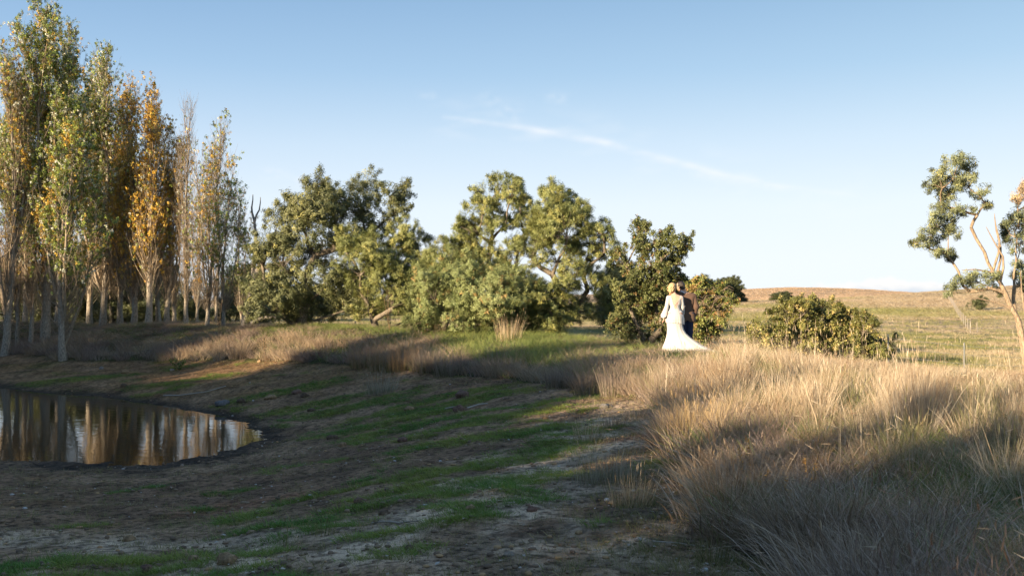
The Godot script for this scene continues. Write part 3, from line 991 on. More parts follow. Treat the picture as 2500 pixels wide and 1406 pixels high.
func make_wattles() -> void:
	var narrow := sprig(13, 0.105, 0.018, 0.17, 0.0, 81)
	var broad_ := sprig(8, 0.075, 0.036, 0.13, 0.05, 82)
	var gum := sprig(8, 0.125, 0.026, 0.15, 0.75, 83)
	var green_back := leaf_paint(Color(0.30, 0.32, 0.12))
	var grey_bark := bark(4.0)
	var wood_grey := Color(0.30, 0.25, 0.19)
	native = {"narrow": narrow, "broad": broad_, "gum": gum, "leaf": green_back, "bark": grey_bark}
	var wattle := {"wood": wood_grey, "thick": 0.04, "clump": 0.34, "bark": grey_bark, "leaf": green_back, "sprig": narrow, "dense": 4.0, "dark": Color(0.10, 0.125, 0.038), "light": Color(0.28, 0.29, 0.10), "tips": Color(0.40, 0.37, 0.12), "tip_share": 0.12, "size": 0.96}
	var loose := wattle.duplicate()
	loose.merge({"sprig": gum, "dense": 2.9, "dark": Color(0.065, 0.08, 0.033), "light": Color(0.20, 0.205, 0.09), "lift": 0.1, "clump": 0.36, "tip_share": 0.04}, true)
	plant("loose_tree", "tall loose crowned tree with several dark stems, next to the poplars", LOOSE_TREE, loose, 401)
	plant("wattle_tree", "yellow green wattle with a crooked pale stem in front of the loose crowned tree", FRONT_TREE, wattle, 402)
	plant("wattle_tree", "low wattle filling the gap left of the peaked wattle", LOW_TREE, wattle, 403)
	plant("wattle_tree", "peaked wattle with a thin bare stem showing under its crown", PEAK_TREE, wattle, 404)
	plant("wattle_tree", "broad round topped wattle with a forked stem and shaded right side", ROUND_TREE, wattle, 405)
	var bushy := wattle.duplicate()
	bushy.merge({"dense": 5.0, "dark": Color(0.14, 0.175, 0.06), "light": Color(0.33, 0.36, 0.15), "tips": Color(0.40, 0.25, 0.09), "tip_share": 0.06, "clump": 0.42, "thick": 0.03}, true)
	plant("wattle_bush", "big pale green bush reaching the ground in front of the wattles", BIG_BUSH, bushy, 406)
	var vine := wattle.duplicate()
	vine.merge({"swell": 1.05, "sprig": broad_, "dense": 4.2, "dark": Color(0.055, 0.075, 0.024), "light": Color(0.20, 0.205, 0.07), "tips": Color(0.26, 0.15, 0.06), "tip_share": 0.08, "clump": 0.4}, true)
	plant("evergreen_tree", "upright dark evergreen tree standing behind the bride", VINE_TREE, vine, 407)
	var creeper := vine.duplicate()
	creeper.merge({"dark": Color(0.11, 0.145, 0.04), "light": Color(0.32, 0.32, 0.09), "tips": Color(0.36, 0.20, 0.08), "tip_share": 0.3, "thick": 0.02}, true)
	var shrub := plant("creeper_shrub", "rust and green creeper covered shrub right of the groom", VINE_SHRUB, creeper, 408)
	# its tangle of bare runners
	var tangle := Geo.new()
	var r := rand(77)
	for k in 46:
		var p := Vector3(r.randf_range(-0.45, 0.4), r.randf_range(1.15, 1.75), r.randf_range(0.15, 0.5))
		var d := Vector3(r.randf_range(-1, 1), r.randf_range(-0.5, 0.4), r.randf_range(-0.3, 0.3)) * 0.4
		tangle.tube(PackedVector3Array([p, p + d * 0.5 + Vector3(0, 0.08, 0.03), p + d]), PackedFloat32Array([0.006, 0.006, 0.003]), 4, Color(0.42, 0.32, 0.23))
	obj("runners", tangle.mesh(), grey_bark, shrub)
	var dome := vine.duplicate()
	dome.merge({"clumps": 1.5, "dense": 6.2, "swell": 1.0, "size": 0.85, "clump": 0.46, "dark": Color(0.075, 0.09, 0.025), "light": Color(0.25, 0.235, 0.07), "tips": Color(0.56, 0.43, 0.17), "tip_share": 0.13, "lift": 0.5, "thick": 0.022}, true)
	plant("dome_bush", "wide dome shaped bush with golden tips right of the couple", DOME_BUSH, dome, 409)
	var eucalypt := loose.duplicate()
	eucalypt.merge({"dense": 2.2, "size": 0.85, "wood": Color(0.44, 0.33, 0.23), "thick": 0.024, "low": 0.08, "clumps": 0.8, "dark": Color(0.095, 0.115, 0.06), "light": Color(0.25, 0.27, 0.14), "bark": bark(2.2), "clump": 0.36, "lift": -0.2}, true)
	var gumtree := plant("gum_tree", "leaning gum tree with smooth tan trunk and clumped crown", GUM_TREE, eucalypt, 410)
	var bare := Geo.new()
	for b in [[Vector3(-1.0, 3.3, 0), Vector3(-0.85, 4.2, 0.1), Vector3(-1.0, 5.0, 0.1)], [Vector3(-0.9, 3.1, 0), Vector3(-0.72, 4.0, -0.1), Vector3(-0.95, 4.9, 0.0)], [Vector3(-0.8, 2.9, 0), Vector3(-0.75, 3.7, 0.1), Vector3(-1.25, 4.6, 0.1)], [Vector3(-0.6, 2.6, 0), Vector3(-1.1, 3.25, 0.05), Vector3(-1.95, 3.3, 0.0)], [Vector3(-0.4, 2.1, 0), Vector3(-1.0, 2.35, 0.0), Vector3(-1.9, 2.45, 0.1)], [Vector3(-0.05, 0.9, 0), Vector3(0.0, 2.0, -0.1), Vector3(-0.12, 3.3, -0.1)]]:
		bare.tube(PackedVector3Array([b[0], b[0].lerp(b[1], 0.6) + Vector3(0.05, 0, 0), b[1], b[1].lerp(b[2], 0.5) + Vector3(-0.04, 0.05, 0), b[2]]), PackedFloat32Array([0.04, 0.034, 0.028, 0.02, 0.008]), 6, Color(0.44, 0.33, 0.23))
	obj("bare_branch", bare.mesh(), bark(2.2), gumtree)
	var edge := plant("gum_tree", "second gum tree behind the leaning one, carrying a browned clump", EDGE_GUM, eucalypt, 411)
	var brown := eucalypt.duplicate()
	brown.merge({"dark": Color(0.30, 0.21, 0.13), "light": Color(0.48, 0.37, 0.25), "dense": 4.2}, true)
	var dead := Node3D.new()
	dead.name = "browned_clump"
	dead.set_meta("label", "dead browned leaves at the top")
	edge.add_child(dead)
	dead.position = Vector3(-0.2, 4.6, 0)
	lobed(dead, [-0.02, 1.2, 0.1, 0.42, 0.3, 1.45, 0.0, 0.4, 0.55, 1.15, 0.1, 0.35], [], brown, 412)
	# bleached limbs of an old tree between poplars and wattles
	var old := thing("dead_tree", "old tree of bleached grey limbs leaning out of the last poplars", "tree", Vector3(-10.5, 1.5, -39.5))
	var g := Geo.new()
	var grey := Color(0.42, 0.37, 0.32)
	for b in [[Vector3(-0.1, 0, 0), Vector3(0.1, 1.1, 0), Vector3(0.25, 2.0, 0.1), 0.2, 0.14], [Vector3(0.25, 2.0, 0.1), Vector3(0.6, 2.45, 0.1), Vector3(1.2, 2.6, 0.2), 0.13, 0.07], [Vector3(1.2, 2.6, 0.2), Vector3(1.6, 2.75, 0.2), Vector3(2.0, 3.2, 0.2), 0.07, 0.02], [Vector3(0.3, 2.1, 0.1), Vector3(0.65, 2.9, 0.0), Vector3(1.3, 3.6, 0.1), 0.11, 0.05], [Vector3(1.3, 3.6, 0.1), Vector3(1.7, 3.9, 0.1), Vector3(2.2, 4.1, 0.2), 0.05, 0.015], [Vector3(0.8, 3.05, 0), Vector3(0.95, 3.6, 0), Vector3(1.2, 4.2, 0.1), 0.05, 0.015], [Vector3(0.2, 1.8, 0), Vector3(0.3, 3.2, -0.1), Vector3(0.25, 4.4, 0.0), 0.1, 0.05], [Vector3(0.25, 4.4, 0), Vector3(0.15, 4.9, 0), Vector3(0.22, 5.4, 0.1), 0.05, 0.015], [Vector3(0.26, 4.3, 0), Vector3(0.45, 4.8, 0), Vector3(0.52, 5.3, 0.1), 0.045, 0.012], [Vector3(0.2, 0.3, 0.1), Vector3(0.8, 0.55, 0.3), Vector3(1.4, 0.45, 0.5), 0.09, 0.04], [Vector3(0.7, 2.5, 0.1), Vector3(1.1, 2.3, 0.3), Vector3(1.5, 2.15, 0.4), 0.04, 0.012]]:
		g.tube(PackedVector3Array([b[0], (b[0] as Vector3).lerp(b[1], 0.55) + Vector3(-0.03, 0.02, 0), b[1], (b[1] as Vector3).lerp(b[2], 0.5) + Vector3(0.02, 0.04, 0), b[2]]), PackedFloat32Array([b[3], lerpf(b[3], b[4], 0.3), lerpf(b[3], b[4], 0.5), lerpf(b[3], b[4], 0.8), b[4]]), 8, grey)
	obj("trunk", g.mesh(), grey_bark, old)


func plant(called: String, label: String, data: Array, o: Dictionary, s: int) -> Node3D:
	var root := thing(called, label, "bush" if called.contains("bush") or called.contains("shrub") else "tree", Vector3(data[0][0], data[0][1], data[0][2]))
	lobed(root, data[1], data[2], o, s)
	return root


# ---------------------------------------------------------------- far trees, and the trees behind the photographer that shade the basin
func copy_tree(proto: Node3D, called: String, label: String, at: Vector3, size: Vector3, turn: float, group: String) -> Node3D:
	var o: Node3D = proto.duplicate()
	o.name = numbered(called)
	add_child(o)
	o.position = at
	o.scale = size
	o.rotation.y = turn
	o.set_meta("label", label)
	o.set_meta("category", "tree")
	o.set_meta("group", group)
	return o


func make_far_trees() -> void:
	var o := {"wood": Color(0.15, 0.12, 0.09), "thick": 0.05, "bark": native.bark, "leaf": native.leaf, "sprig": native.narrow, "dense": 0.75, "size": 2.1, "dark": Color(0.05, 0.065, 0.024), "light": Color(0.125, 0.135, 0.05)}
	var lobes_a := [-0.9, 1.6, 0.2, 1.0, 0.9, 1.7, -0.3, 1.0, 0.0, 2.6, 0.3, 1.1, -1.2, 2.7, -0.4, 0.9, 1.3, 2.9, 0.3, 0.9, 0.2, 3.7, -0.2, 1.0, -0.7, 3.9, 0.3, 0.7, 0.9, 4.2, 0.1, 0.7, 0.1, 1.0, 0.9, 0.9, -1.3, 0.9, 0.6, 0.8, 1.4, 0.9, 0.5, 0.8, 0.0, 1.1, -1.0, 0.9]
	var lobes_b := [-0.6, 1.2, 0.4, 1.0, 0.8, 1.1, 0.2, 1.0, 0.0, 2.2, 0.0, 1.2, 1.5, 2.1, -0.2, 0.9, -1.5, 2.3, 0.2, 0.9, 0.5, 3.3, 0.2, 0.9, -0.6, 3.2, -0.2, 0.9, -1.5, 0.8, -0.3, 0.8, 1.6, 0.8, 0.3, 0.8, 0.1, 0.8, -1.1, 0.9]
	var row_group := "trees of the far row at the foot of the hills"
	var a := thing("paddock_tree", "", "tree", Vector3(42.0, ground(42.0, 192), -192), row_group)
	lobed(a, lobes_a, [], o, 501)
	a.set_meta("label", "last tree on the right of the far row, highest against the pale hill")
	a.scale = Vector3(1.15, 1.0, 1.15)
	var b := thing("paddock_tree", "tree next to last on the right in the far row below the hill", "tree", Vector3(38.6, ground(38.6, 188), -188), row_group)
	lobed(b, lobes_b, [], o, 502)
	var spots := [[35.2, 186, 1.0, 1.15, "third tree from the right in the far row below the hill"], [31.8, 184, 1.0, 0.95, "fourth tree from the right in the far row below the hill"], [28.4, 178, 1.0, 1.0, "fifth tree from the right in the far row, over the creeper shrub"], [25.4, 172, 1.05, 1.05, "sixth tree from the right in the far row, over the creeper shrub"], [21.8, 166, 1.0, 1.0, "far row tree above the groom's shoulder"], [17.5, 150, 1.0, 1.0, "far row tree behind the upright evergreen"], [45.0, 196, 0.55, 0.5, "low dark tree at the right foot of the far row"]]
	for i in spots.size():
		var t: Array = spots[i]
		copy_tree(a if i % 2 == 1 else b, "paddock_tree", t[4], Vector3(t[0], ground(t[0], t[1]) - 0.1, -t[1]), Vector3(1.25, t[3] * 1.05, 1.25) * t[2], i * 1.9, row_group)
	copy_tree(a, "paddock_tree", "pale green tree in the gap between round wattle and evergreen", Vector3(7.3, ground(7.3, 68), -68), Vector3(0.85, 0.92, 0.85), 0.7, "paddock trees seen through gaps")
	copy_tree(b, "paddock_tree", "low scrub tree on the hill slope above the dome bush", Vector3(63, ground(63, 232), -232), Vector3(1.3, 0.5, 1.3), 0.7, "paddock trees seen through gaps")
	# dark belt across the paddock behind the poplars
	var belt := "dark trees across the paddock behind the poplars"
	var names := ["left end of the dark belt behind the poplars", "second from left in the dark belt behind the poplars", "third from left in the dark belt behind the poplars", "fourth from left in the dark belt behind the poplars", "middle of the dark belt, behind the golden poplar", "dark belt tree behind the bare grey poplar", "dark belt tree behind the last poplars", "dark belt tree seen under the bleached limbs", "dark belt tree behind the loose crowned tree", "dark belt tree behind the yellow green wattle", "right end of the dark belt, behind the big bush"]
	for i in names.size():
		var x := -66.0 + i * 6.6 + sin(i * 4.0) * 1.5
		var d := 128.0 + sin(i * 2.3) * 9.0
		if i < 5:
			# the belt comes nearer at its left end
			x = -43.0 + i * 3.4
			d = 78.0 + 2.5 * sin(i * 2.3)
		copy_tree(a if i % 2 else b, "paddock_tree", "tree at the " + names[i] if not names[i].begins_with("dark") else names[i], Vector3(x, ground(x, d) - 0.1, -d), Vector3(1.7, 1.25 + 0.2 * sin(i * 5.0), 1.5), i * 2.1, belt)
	# a dark thicket right behind the poplar stems
	var thick := o.duplicate()
	thick.merge({"size": 1.3, "dense": 1.8}, true)
	var t1 := thing("ivy_thicket", "leafy ivy thicket filling the space between the poplar trunks", "bush", Vector3(-19.0, 1.4, -48.6))
	lobed(t1, [-0.3, 0.8, 0.1, 0.8, 0.7, 0.8, 0.2, 0.8, 0.1, 1.8, 0.0, 0.8, 0.7, 2.0, 0.1, 0.6, -0.6, 2.2, 0.1, 0.5, 1.6, 0.7, 0.1, 0.6, 0.3, 2.9, 0.1, 0.5], [], thick, 503)
	var t2 := thing("ivy_thicket", "leafy thicket behind the orange poplars", "bush", Vector3(-16.0, 1.4, -48.8))
	lobed(t2, [-0.3, 0.8, 0.1, 0.7, 0.7, 0.6, 0.2, 0.6, 0.1, 1.6, 0.0, 0.6, -1.2, 0.7, 0.1, 0.6], [], thick, 504)
	var t3 := thing("ivy_thicket", "low thicket behind the bare grey poplar", "bush", Vector3(-13.4, 1.35, -48.6))
	lobed(t3, [-0.4, 0.6, 0.1, 0.6, 0.6, 0.7, 0.2, 0.7, 0.1, 1.3, 0.0, 0.5, 1.3, 0.6, 0.1, 0.5], [], thick, 506)
	var t4 := thing("ivy_thicket", "thicket behind the stems at the left end of the row", "bush", Vector3(-23.2, 1.4, -50.0))
	lobed(t4, [-0.6, 0.8, 0.1, 0.9, 0.7, 0.9, 0.2, 0.9, 0.1, 1.9, 0.0, 0.8, 1.6, 1.4, 0.1, 0.7, -1.5, 1.5, 0.0, 0.7], [], thick, 507)
	# scattered hill scrub
	var scrub := o.duplicate()
	scrub.merge({"size": 1.2, "dense": 1.2}, true)
	var sc := thing("hill_scrub", "small dark bush alone on the right hillside by the fence", "bush", Vector3(55.5, ground(55.5, 118), -118))
	lobed(sc, [-0.5, 0.5, 0, 0.6, 0.5, 0.6, 0.1, 0.7, 0.1, 1.0, 0, 0.5], [], scrub, 505)
	# trees to the left of and behind the photographer, whose long shadow lies over the basin
	var shade := "trees left of and behind the viewpoint, shading the basin"
	for i in 21:
		var s := 12.0 - i * 3.1
		var t := -15.0 + sin(i * 3.7) * 2.2
		var x := t * 0.752 + s * 0.659
		var d := t * 0.659 - s * 0.752
		var top := 6.05 + 0.75 * smoothstep(-5.0, -9.5, s) + 2.4 * smoothstep(-11.5, -14.5, s) - 3.2 * exp(-pow((s + 29.5) / 2.0, 2.0)) + 0.8 * smoothstep(-34.0, -37.0, s) + 0.25 * sin(i * 2.7)
		var tall := (top - t * 0.242 - 3.6 - 1.0) / (4.9 if i % 2 else 4.15)
		copy_tree(a if i % 2 else b, "shade_tree", "tall tree outside the view whose long shadow lies over the pond basin", Vector3(x, ground(x, d) - 0.1, -d), Vector3(1.15, tall, 1.15), i * 1.3, shade)
	# slim open crowned poplars among them, towards the viewpoint
	for i in 22:
		var s := 9.0 - i * 0.95 + 0.3 * sin(i * 5.1)
		var t := -14.0 + sin(i * 2.3) * 3.0
		var x := t * 0.752 + s * 0.659
		var d := t * 0.659 - s * 0.752
		var top := 7.0 + 0.75 * sin(i * 7.7) + 0.3 * smoothstep(-6.0, -9.0, s) - (t + 14.0) * 0.242
		copy_tree(airy[i % 2], "shade_poplar", "slim open poplar outside the view that dapples the mound", Vector3(x, ground(x, d) - 0.1, -d), Vector3(0.9, (top - 1.0) / (9.55 if i % 2 == 0 else 8.08), 0.9), i * 1.3, "slim poplars outside the view that dapple the mound")


# ---------------------------------------------------------------- grass
func blade(g: Geo, base: Vector3, out: Vector3, h: float, lean: float, bend: float, w: float, col: Color, segs := 3) -> void:
	var side := Vector3(-out.z, 0, out.x).rotated(Vector3.UP, base.x * 91.0 + base.z * 57.0) * w * 0.5
	var last := base
	var lw := 1.0
	for k in range(1, segs + 1):
		var f := float(k) / segs
		var p := base + out * h * (lean * f + bend * f * f) + Vector3(0, h * (f - 0.42 * bend * f * f), 0)
		var nw := 1.0 - pow(f, 1.6)
		if k == segs:
			g.tri(last - side * lw, p, last + side * lw, col)
		else:
			g.tri(last - side * lw, p - side * nw, last + side * lw, col)
			g.tri(last + side * lw, p - side * nw, p + side * nw, col)
		last = p
		lw = nw


func tuft(n: int, low: float, high: float, radius: float, w: float, lean: float, bend: float, wind: Vector3, heads: float, hues: Array, s: int) -> ArrayMesh:
	var r := rand(s)
	var g := Geo.new()
	for i in n:
		var a := r.randf() * TAU
		var q := sqrt(r.randf()) * radius
		var out := Vector3(cos(a), 0, sin(a))
		var base := out * q - Vector3(0, 0.02, 0)
		var dir := (out * r.randf_range(0.3, 1.0) + wind + Vector3(r.randf_range(-0.4, 0.4), 0, r.randf_range(-0.4, 0.4)))
		var h := r.randf_range(low, high)
		var hue: Color = hues[r.randi() % hues.size()]
		hue = hue * r.randf_range(0.78, 1.2)
		var ln := lean * r.randf_range(0.3, 1.4)
		var bn := bend * r.randf_range(0.3, 1.5)
		blade(g, base, dir, h, ln, bn, w * (0.55 + 1.1 * pow(r.randf(), 2.0)), hue)
		if r.randf() < heads:
			# a seed head on a thin stalk
			var hh := h * r.randf_range(1.1, 1.45)
			blade(g, base, dir * 0.6, hh, ln, bn, w * 0.55, hue)
			var tip := base + dir * 0.6 * hh * (ln + bn) + Vector3(0, hh * (1.0 - 0.42 * bn), 0)
			var ax := (dir * 0.6 * (ln + 2.0 * bn) + Vector3(0, 1.0 - 0.84 * bn, 0)).normalized()
			var sd := ax.cross(Vector3(0.4, 0.1, 0.9)).normalized() * w * 0.6
			var hl := r.randf_range(0.05, 0.11)
			for t in 2:
				var sv := sd if t == 0 else sd.cross(ax)
				g.tri(tip - ax * hl, tip - ax * hl * 0.4 - sv, tip - ax * hl * 0.4 + sv, hue * 1.08)
				g.tri(tip - ax * hl * 0.4 - sv, tip + ax * hl * 0.25, tip - ax * hl * 0.4 + sv, hue * 1.08)
	return g.mesh()


func sown(called: String, what: String, sets: Array, variants: Array, mat: Material) -> void:
	for i in variants.size():
		if sets[i].size() == 0:
			continue
		var o := scatter(called, variants[i], mat, sets[i])
		tag(o, what, "grass", "", "stuff")


func make_grass() -> void:
	var r := rand(900)
	var one := Color(1, 1, 1)
	var mixed := [one, Color(1.05, 0.98, 0.9), Color(0.9, 0.86, 0.8), Color(0.8, 0.72, 0.62)]
	var dry := leaf_paint(Color(0.42, 0.40, 0.34), 0.6)
	var fresh := leaf_paint(Color(0.40, 0.45, 0.2), 0.55)
	var breeze := Vector3(0.35, 0, 0.05)
	var matted := []
	var matset := []
	for k in 4:
		matted.append(tuft(46, 0.28, 0.62, 0.17, 0.0042, 0.45, 0.8, breeze * 1.4, 0.02, mixed, 620 + k))
		matset.append(PackedFloat32Array())
	var bank := []
	var bankset := []
	for k in 4:
		bank.append(tuft(40, 0.3, 0.76, 0.2, 0.0085, 0.22, 0.3, breeze, 0.03, mixed, 660 + k))
		bankset.append(PackedFloat32Array())
	var lush := []
	var lushset := []
	for k in 3:
		lush.append(tuft(34, 0.16, 0.42, 0.14, 0.0075, 0.3, 0.6, breeze * 0.4, 0.0, [one, Color(0.85, 1.0, 0.8), Color(1.1, 1.0, 0.7)], 630 + k))
		lushset.append(PackedFloat32Array())
	var low := []
	var lowset := []
	for k in 3:
		low.append(tuft(30, 0.025, 0.07, 0.09, 0.006, 0.5, 0.5, Vector3.ZERO, 0.0, [one, Color(1.15, 1.05, 0.75), Color(0.8, 0.95, 0.8), Color(1.5, 1.15, 0.7)], 640 + k))
		lowset.append(PackedFloat32Array())
	var field := []
	var fieldset := []
	for k in 3:
		field.append(tuft(26, 0.07, 0.24, 0.2, 0.012, 0.5, 0.5, breeze, 0.0, mixed, 650 + k))
		fieldset.append(PackedFloat32Array())
	var clump := []
	var clumpset := []
	for k in 6:
		var few := k > 3
		clump.append(tuft(170 if not few else 100, 0.22, 0.74, 0.13, 0.005, 0.2, 0.2, breeze * 0.5, 0.03, [one, Color(1.2, 1.15, 1.1), Color(0.8, 0.74, 0.66), Color(0.6, 0.5, 0.42), one], 670 + k))
		clumpset.append(PackedFloat32Array())
	var stalk := []
	var stalkset := []
	for k in 3:
		stalk.append(tuft(5, 0.62, 0.95, 0.06, 0.006, 0.14, 0.14, breeze * 0.4, 0.7, [one, Color(0.85, 0.8, 0.74)], 680 + k))
		stalkset.append(PackedFloat32Array())
	var wide := []
	var wideset := []
	for k in 3:
		wide.append(tuft(26, 0.14, 0.36, 0.12, 0.0125, 0.5, 0.7, Vector3.ZERO, 0.0, [one, Color(0.8, 0.95, 0.75), Color(1.25, 1.1, 0.8)], 690 + k))
		wideset.append(PackedFloat32Array())
	var fallen := []
	var fallenset := []
	for k in 3:
		fallen.append(tuft(28, 0.35, 0.62, 0.14, 0.0055, 0.95, 1.25, breeze * 1.5, 0.04, mixed, 695 + k))
		fallenset.append(PackedFloat32Array())
	var straw := Color(0.46, 0.36, 0.24)
	var pale := Color(0.58, 0.49, 0.37)
	var russet := Color(0.32, 0.21, 0.135)
	var mauve := Color(0.27, 0.21, 0.18)
	var green := Color(0.115, 0.175, 0.045)
	var olive := Color(0.20, 0.21, 0.07)
	# the bank and the mound: first what grows low between the tussocks (pass 0), then the tussocks (pass 1)
	for i in 76000:
		var tuss := i >= 46000
		var d := lerpf(3.0, 52.0, pow(r.randf(), 1.35))
		var x := r.randf_range(-0.56 * d - 1.5, 0.56 * d + 1.5)
		if not Geometry2D.is_point_in_polygon(Vector2(x, d), tall_grass_area):
			continue
		var gap := toe_gap(x, d) + patchy.get_noise_2d(x * 1.1, d * 1.1) * 0.5
		if gap < 0.0:
			continue
		var n1 := patchy.get_noise_2d(x * 0.9 + 70.0, d * 0.9)
		var n2 := broad.get_noise_2d(x * 2.2, d * 2.2 + 50.0)
		var n3 := patchy.get_noise_2d(x * 1.8 - 30.0, d * 1.8)
		var mound := smoothstep(1.2, 3.6, x - clampf((d - 15.0) * 0.36, 0.0, 4.0))
		var on_mound := mound > r.randf() * 0.7 + 0.15
		var at := Vector3(x, ground(x, d), -d)
		var b := Basis(Vector3.UP, r.randf() * TAU)
		var k := r.randi()
		var back := lerpf(1.0, 0.36, smoothstep(12.0, 15.5, d) * smoothstep(4.6, 5.8, x))
		var crown := smoothstep(1.7, 2.7, gap + n1 * 1.4)
		var mid_green := exp(-pow((x + 0.1) / 1.9, 2.0)) * smoothstep(0.5, 1.3, gap + n1 * 1.6)
		if tuss:
			if on_mound:
				if n3 < -0.05 or r.randf() < (0.42 if d > 9.0 else 0.72):
					continue
				if d < 9.0 and gap < 0.75 and r.randf() < 0.8:
					continue
				var h := (0.62 + n2 * 0.8 + r.randf_range(-0.18, 0.25)) * clampf(0.6 + gap * 0.4, 0.6, 1.0) * back
				if d < 8.0:
					h *= 0.78
				var c := straw.lerp(pale, clampf(0.45 + n2 * 1.3 + r.randf_range(-0.5, 0.5), 0.0, 1.0))
				if r.randf() < 0.2 - n1 * 0.5:
					c = russet.lerp(straw, r.randf())
				elif r.randf() < 0.1:
					c = olive
				if d < 9.5 and r.randf() < 0.6:
					c = c.lerp([russet, olive, Color(0.24, 0.175, 0.13)][k % 3], r.randf_range(0.4, 1.0))
				row(clumpset[k % 6], b.scaled(Vector3(r.randf_range(0.7, 1.35), clampf(h, 0.25, 1.15), r.randf_range(0.7, 1.35))), at, c)
				if r.randf() < (0.16 if d > 9.0 and x < 6.0 else 0.05):
					row(stalkset[k % 3], b.scaled(Vector3(1, r.randf_range(0.75, 1.15) * lerpf(0.8, 1.0, back), 1)), at, pale)
			else:
				var keep := 0.42 * (1.0 - crown * 0.82) * (1.0 - mid_green * 0.9)
				if x < -9.0:
					keep = 0.5
				if n3 < -0.12 or r.randf() > keep:
					continue
				var c := mauve.lerp(straw, clampf(0.3 + n2 * 1.2 + r.randf_range(-0.3, 0.4), 0.0, 1.0))
				var h := r.randf_range(0.4, 0.95) * lerpf(0.85, 0.4, crown)
				row(clumpset[k % 6], b.scaled(Vector3(r.randf_range(1.0, 1.8), h, r.randf_range(1.0, 1.8))), at, c)
		elif on_mound:
			if d < 12.0 and n1 + n2 * 0.6 > 0.16 and r.randf() < 0.4:
				row(wideset[k % 3], b.scaled(Vector3.ONE * r.randf_range(0.6, 1.2)), at, green.lerp(Color(0.16, 0.22, 0.06), r.randf()))
			elif r.randf() < 0.16:
				row(fallenset[k % 3], b.scaled(Vector3.ONE * r.randf_range(0.6, 1.2) * back), at, pale.lerp(russet, r.randf()))
			elif n1 > (0.02 if d > 9.0 else -0.1):
				row(lushset[k % 3], b.scaled(Vector3.ONE * r.randf_range(0.6, 1.15) * back), at, green.lerp(olive, r.randf()))
			elif r.randf() < (0.62 if d > 9.0 else 0.4):
				var c := straw.lerp(russet, r.randf())
				row(matset[k % 4], b.scaled(Vector3(1.1, r.randf_range(0.3, 0.75) * back, 1.1)), at, c.lerp(olive, r.randf() * 0.6))
		else:
			var share := clampf(crown * (0.85 - 0.6 * smoothstep(0.3, 2.2, x)) + mid_green * 1.1 + n1 * 0.6, 0.04, 0.96)
			if x < -9.0:
				share *= 0.4
			if r.randf() < share:
				var c := green.lerp(Color(0.27, 0.28, 0.105), pow(r.randf(), 0.7))
				row(lushset[k % 3], b.scaled(Vector3(1.2, r.randf_range(0.6, 1.2) * lerpf(1.0, 0.6, crown) * (1.0 + 0.35 * mid_green), 1.2)), at, c)
			elif r.randf() < 0.75 - 0.5 * mid_green:
				var c := mauve.lerp(straw, clampf(0.3 + n2 + r.randf_range(-0.3, 0.4), 0.0, 1.0))
				row(bankset[k % 4], b.scaled(Vector3(1.1, r.randf_range(0.35, 0.7) * lerpf(1.0, 0.4, crown), 1.1)), at, c)
	# low mats and stubble on the trodden basin
	for i in 90000:
		var d := lerpf(4.6, 33.0, pow(r.randf(), 1.6))
		var x := r.randf_range(-0.55 * d - 0.6, minf(0.5 * d, 3.0))
		if Geometry2D.is_point_in_polygon(Vector2(x, d), tall_grass_area):
			continue
		var y := ground(x, d)
		if y < 0.07:
			continue
		var ms := moss(x, d)
		var k := r.randi()
		if ms > 0.2 + r.randf() * 0.5:
			var c := Color(0.085, 0.19, 0.032).lerp(Color(0.23, 0.26, 0.055), clampf(r.randf() * 0.5 + 0.5 + broad.get_noise_2d(x * 3.0, d * 3.0) * 1.3 - (0.4 if x < -1.0 else 0.0), 0.0, 1.0))
			row(lowset[k % 3], Basis(Vector3.UP, r.randf() * TAU).scaled(Vector3.ONE * r.randf_range(0.7, 1.35)), Vector3(x, y, -d), c)
		elif r.randf() < 0.05 + 0.22 * clampf(1.0 - absf(toe_gap(x, d)) / 1.3, 0.0, 1.0):
			var c := straw.lerp(olive, r.randf()) * 0.75
			row(lowset[k % 3], Basis(Vector3.UP, r.randf() * TAU).scaled(Vector3(0.9, r.randf_range(0.8, 2.4), 0.9)), Vector3(x, y, -d), c)
	# paddock grass
	for i in 36000:
		var d := lerpf(20.0, 115.0, pow(r.randf(), 1.25))
		var x := r.randf_range(-0.55 * d, 0.55 * d)
		if Geometry2D.is_point_in_polygon(Vector2(x, d), tall_grass_area) or x < bank_side(d) and d < 52.0:
			continue
		var n := broad.get_noise_2d(x * 0.7, d * 0.7) + 0.5 * patchy.get_noise_2d(x, d)
		var c := pale.lerp(straw, r.randf()).lerp(Color(0.24, 0.25, 0.085), clampf(0.5 + n * 1.5, 0.0, 1.0)) * 0.92
		row(fieldset[r.randi() % 3], Basis(Vector3.UP, r.randf() * TAU).scaled(Vector3.ONE * r.randf_range(0.7, 1.3)), Vector3(x, ground(x, d), -d), c)
	for i in 26000:
		var d := lerpf(95.0, 330.0, r.randf())
		var x := r.randf_range(-0.1, 0.56) * d
		var n := broad.get_noise_2d(x * 0.22, d * 0.16)
		var c := pale.lerp(straw, r.randf()).lerp(Color(0.34, 0.34, 0.13), clampf(0.3 + n * 1.2 - clampf((x - 40.0) / 60.0, -0.4, 0.4), 0.0, 0.9))
		row(fieldset[r.randi() % 3], Basis(Vector3.UP, r.randf() * TAU).scaled(Vector3(4.0, r.randf_range(1.0, 1.9), 4.0)), Vector3(x, ground(x, d), -d), c)
	for i in 9000:
		var d := lerpf(320.0, 520.0, r.randf())
		var x := r.randf_range(0.2, 0.5) * d
		var c := Color(0.66, 0.48, 0.34).lerp(pale, r.randf() * 0.6)
		row(fieldset[r.randi() % 3], Basis(Vector3.UP, r.randf() * TAU).scaled(Vector3(7.0, r.randf_range(1.5, 3.0), 7.0)), Vector3(x, ground(x, d), -d), c)
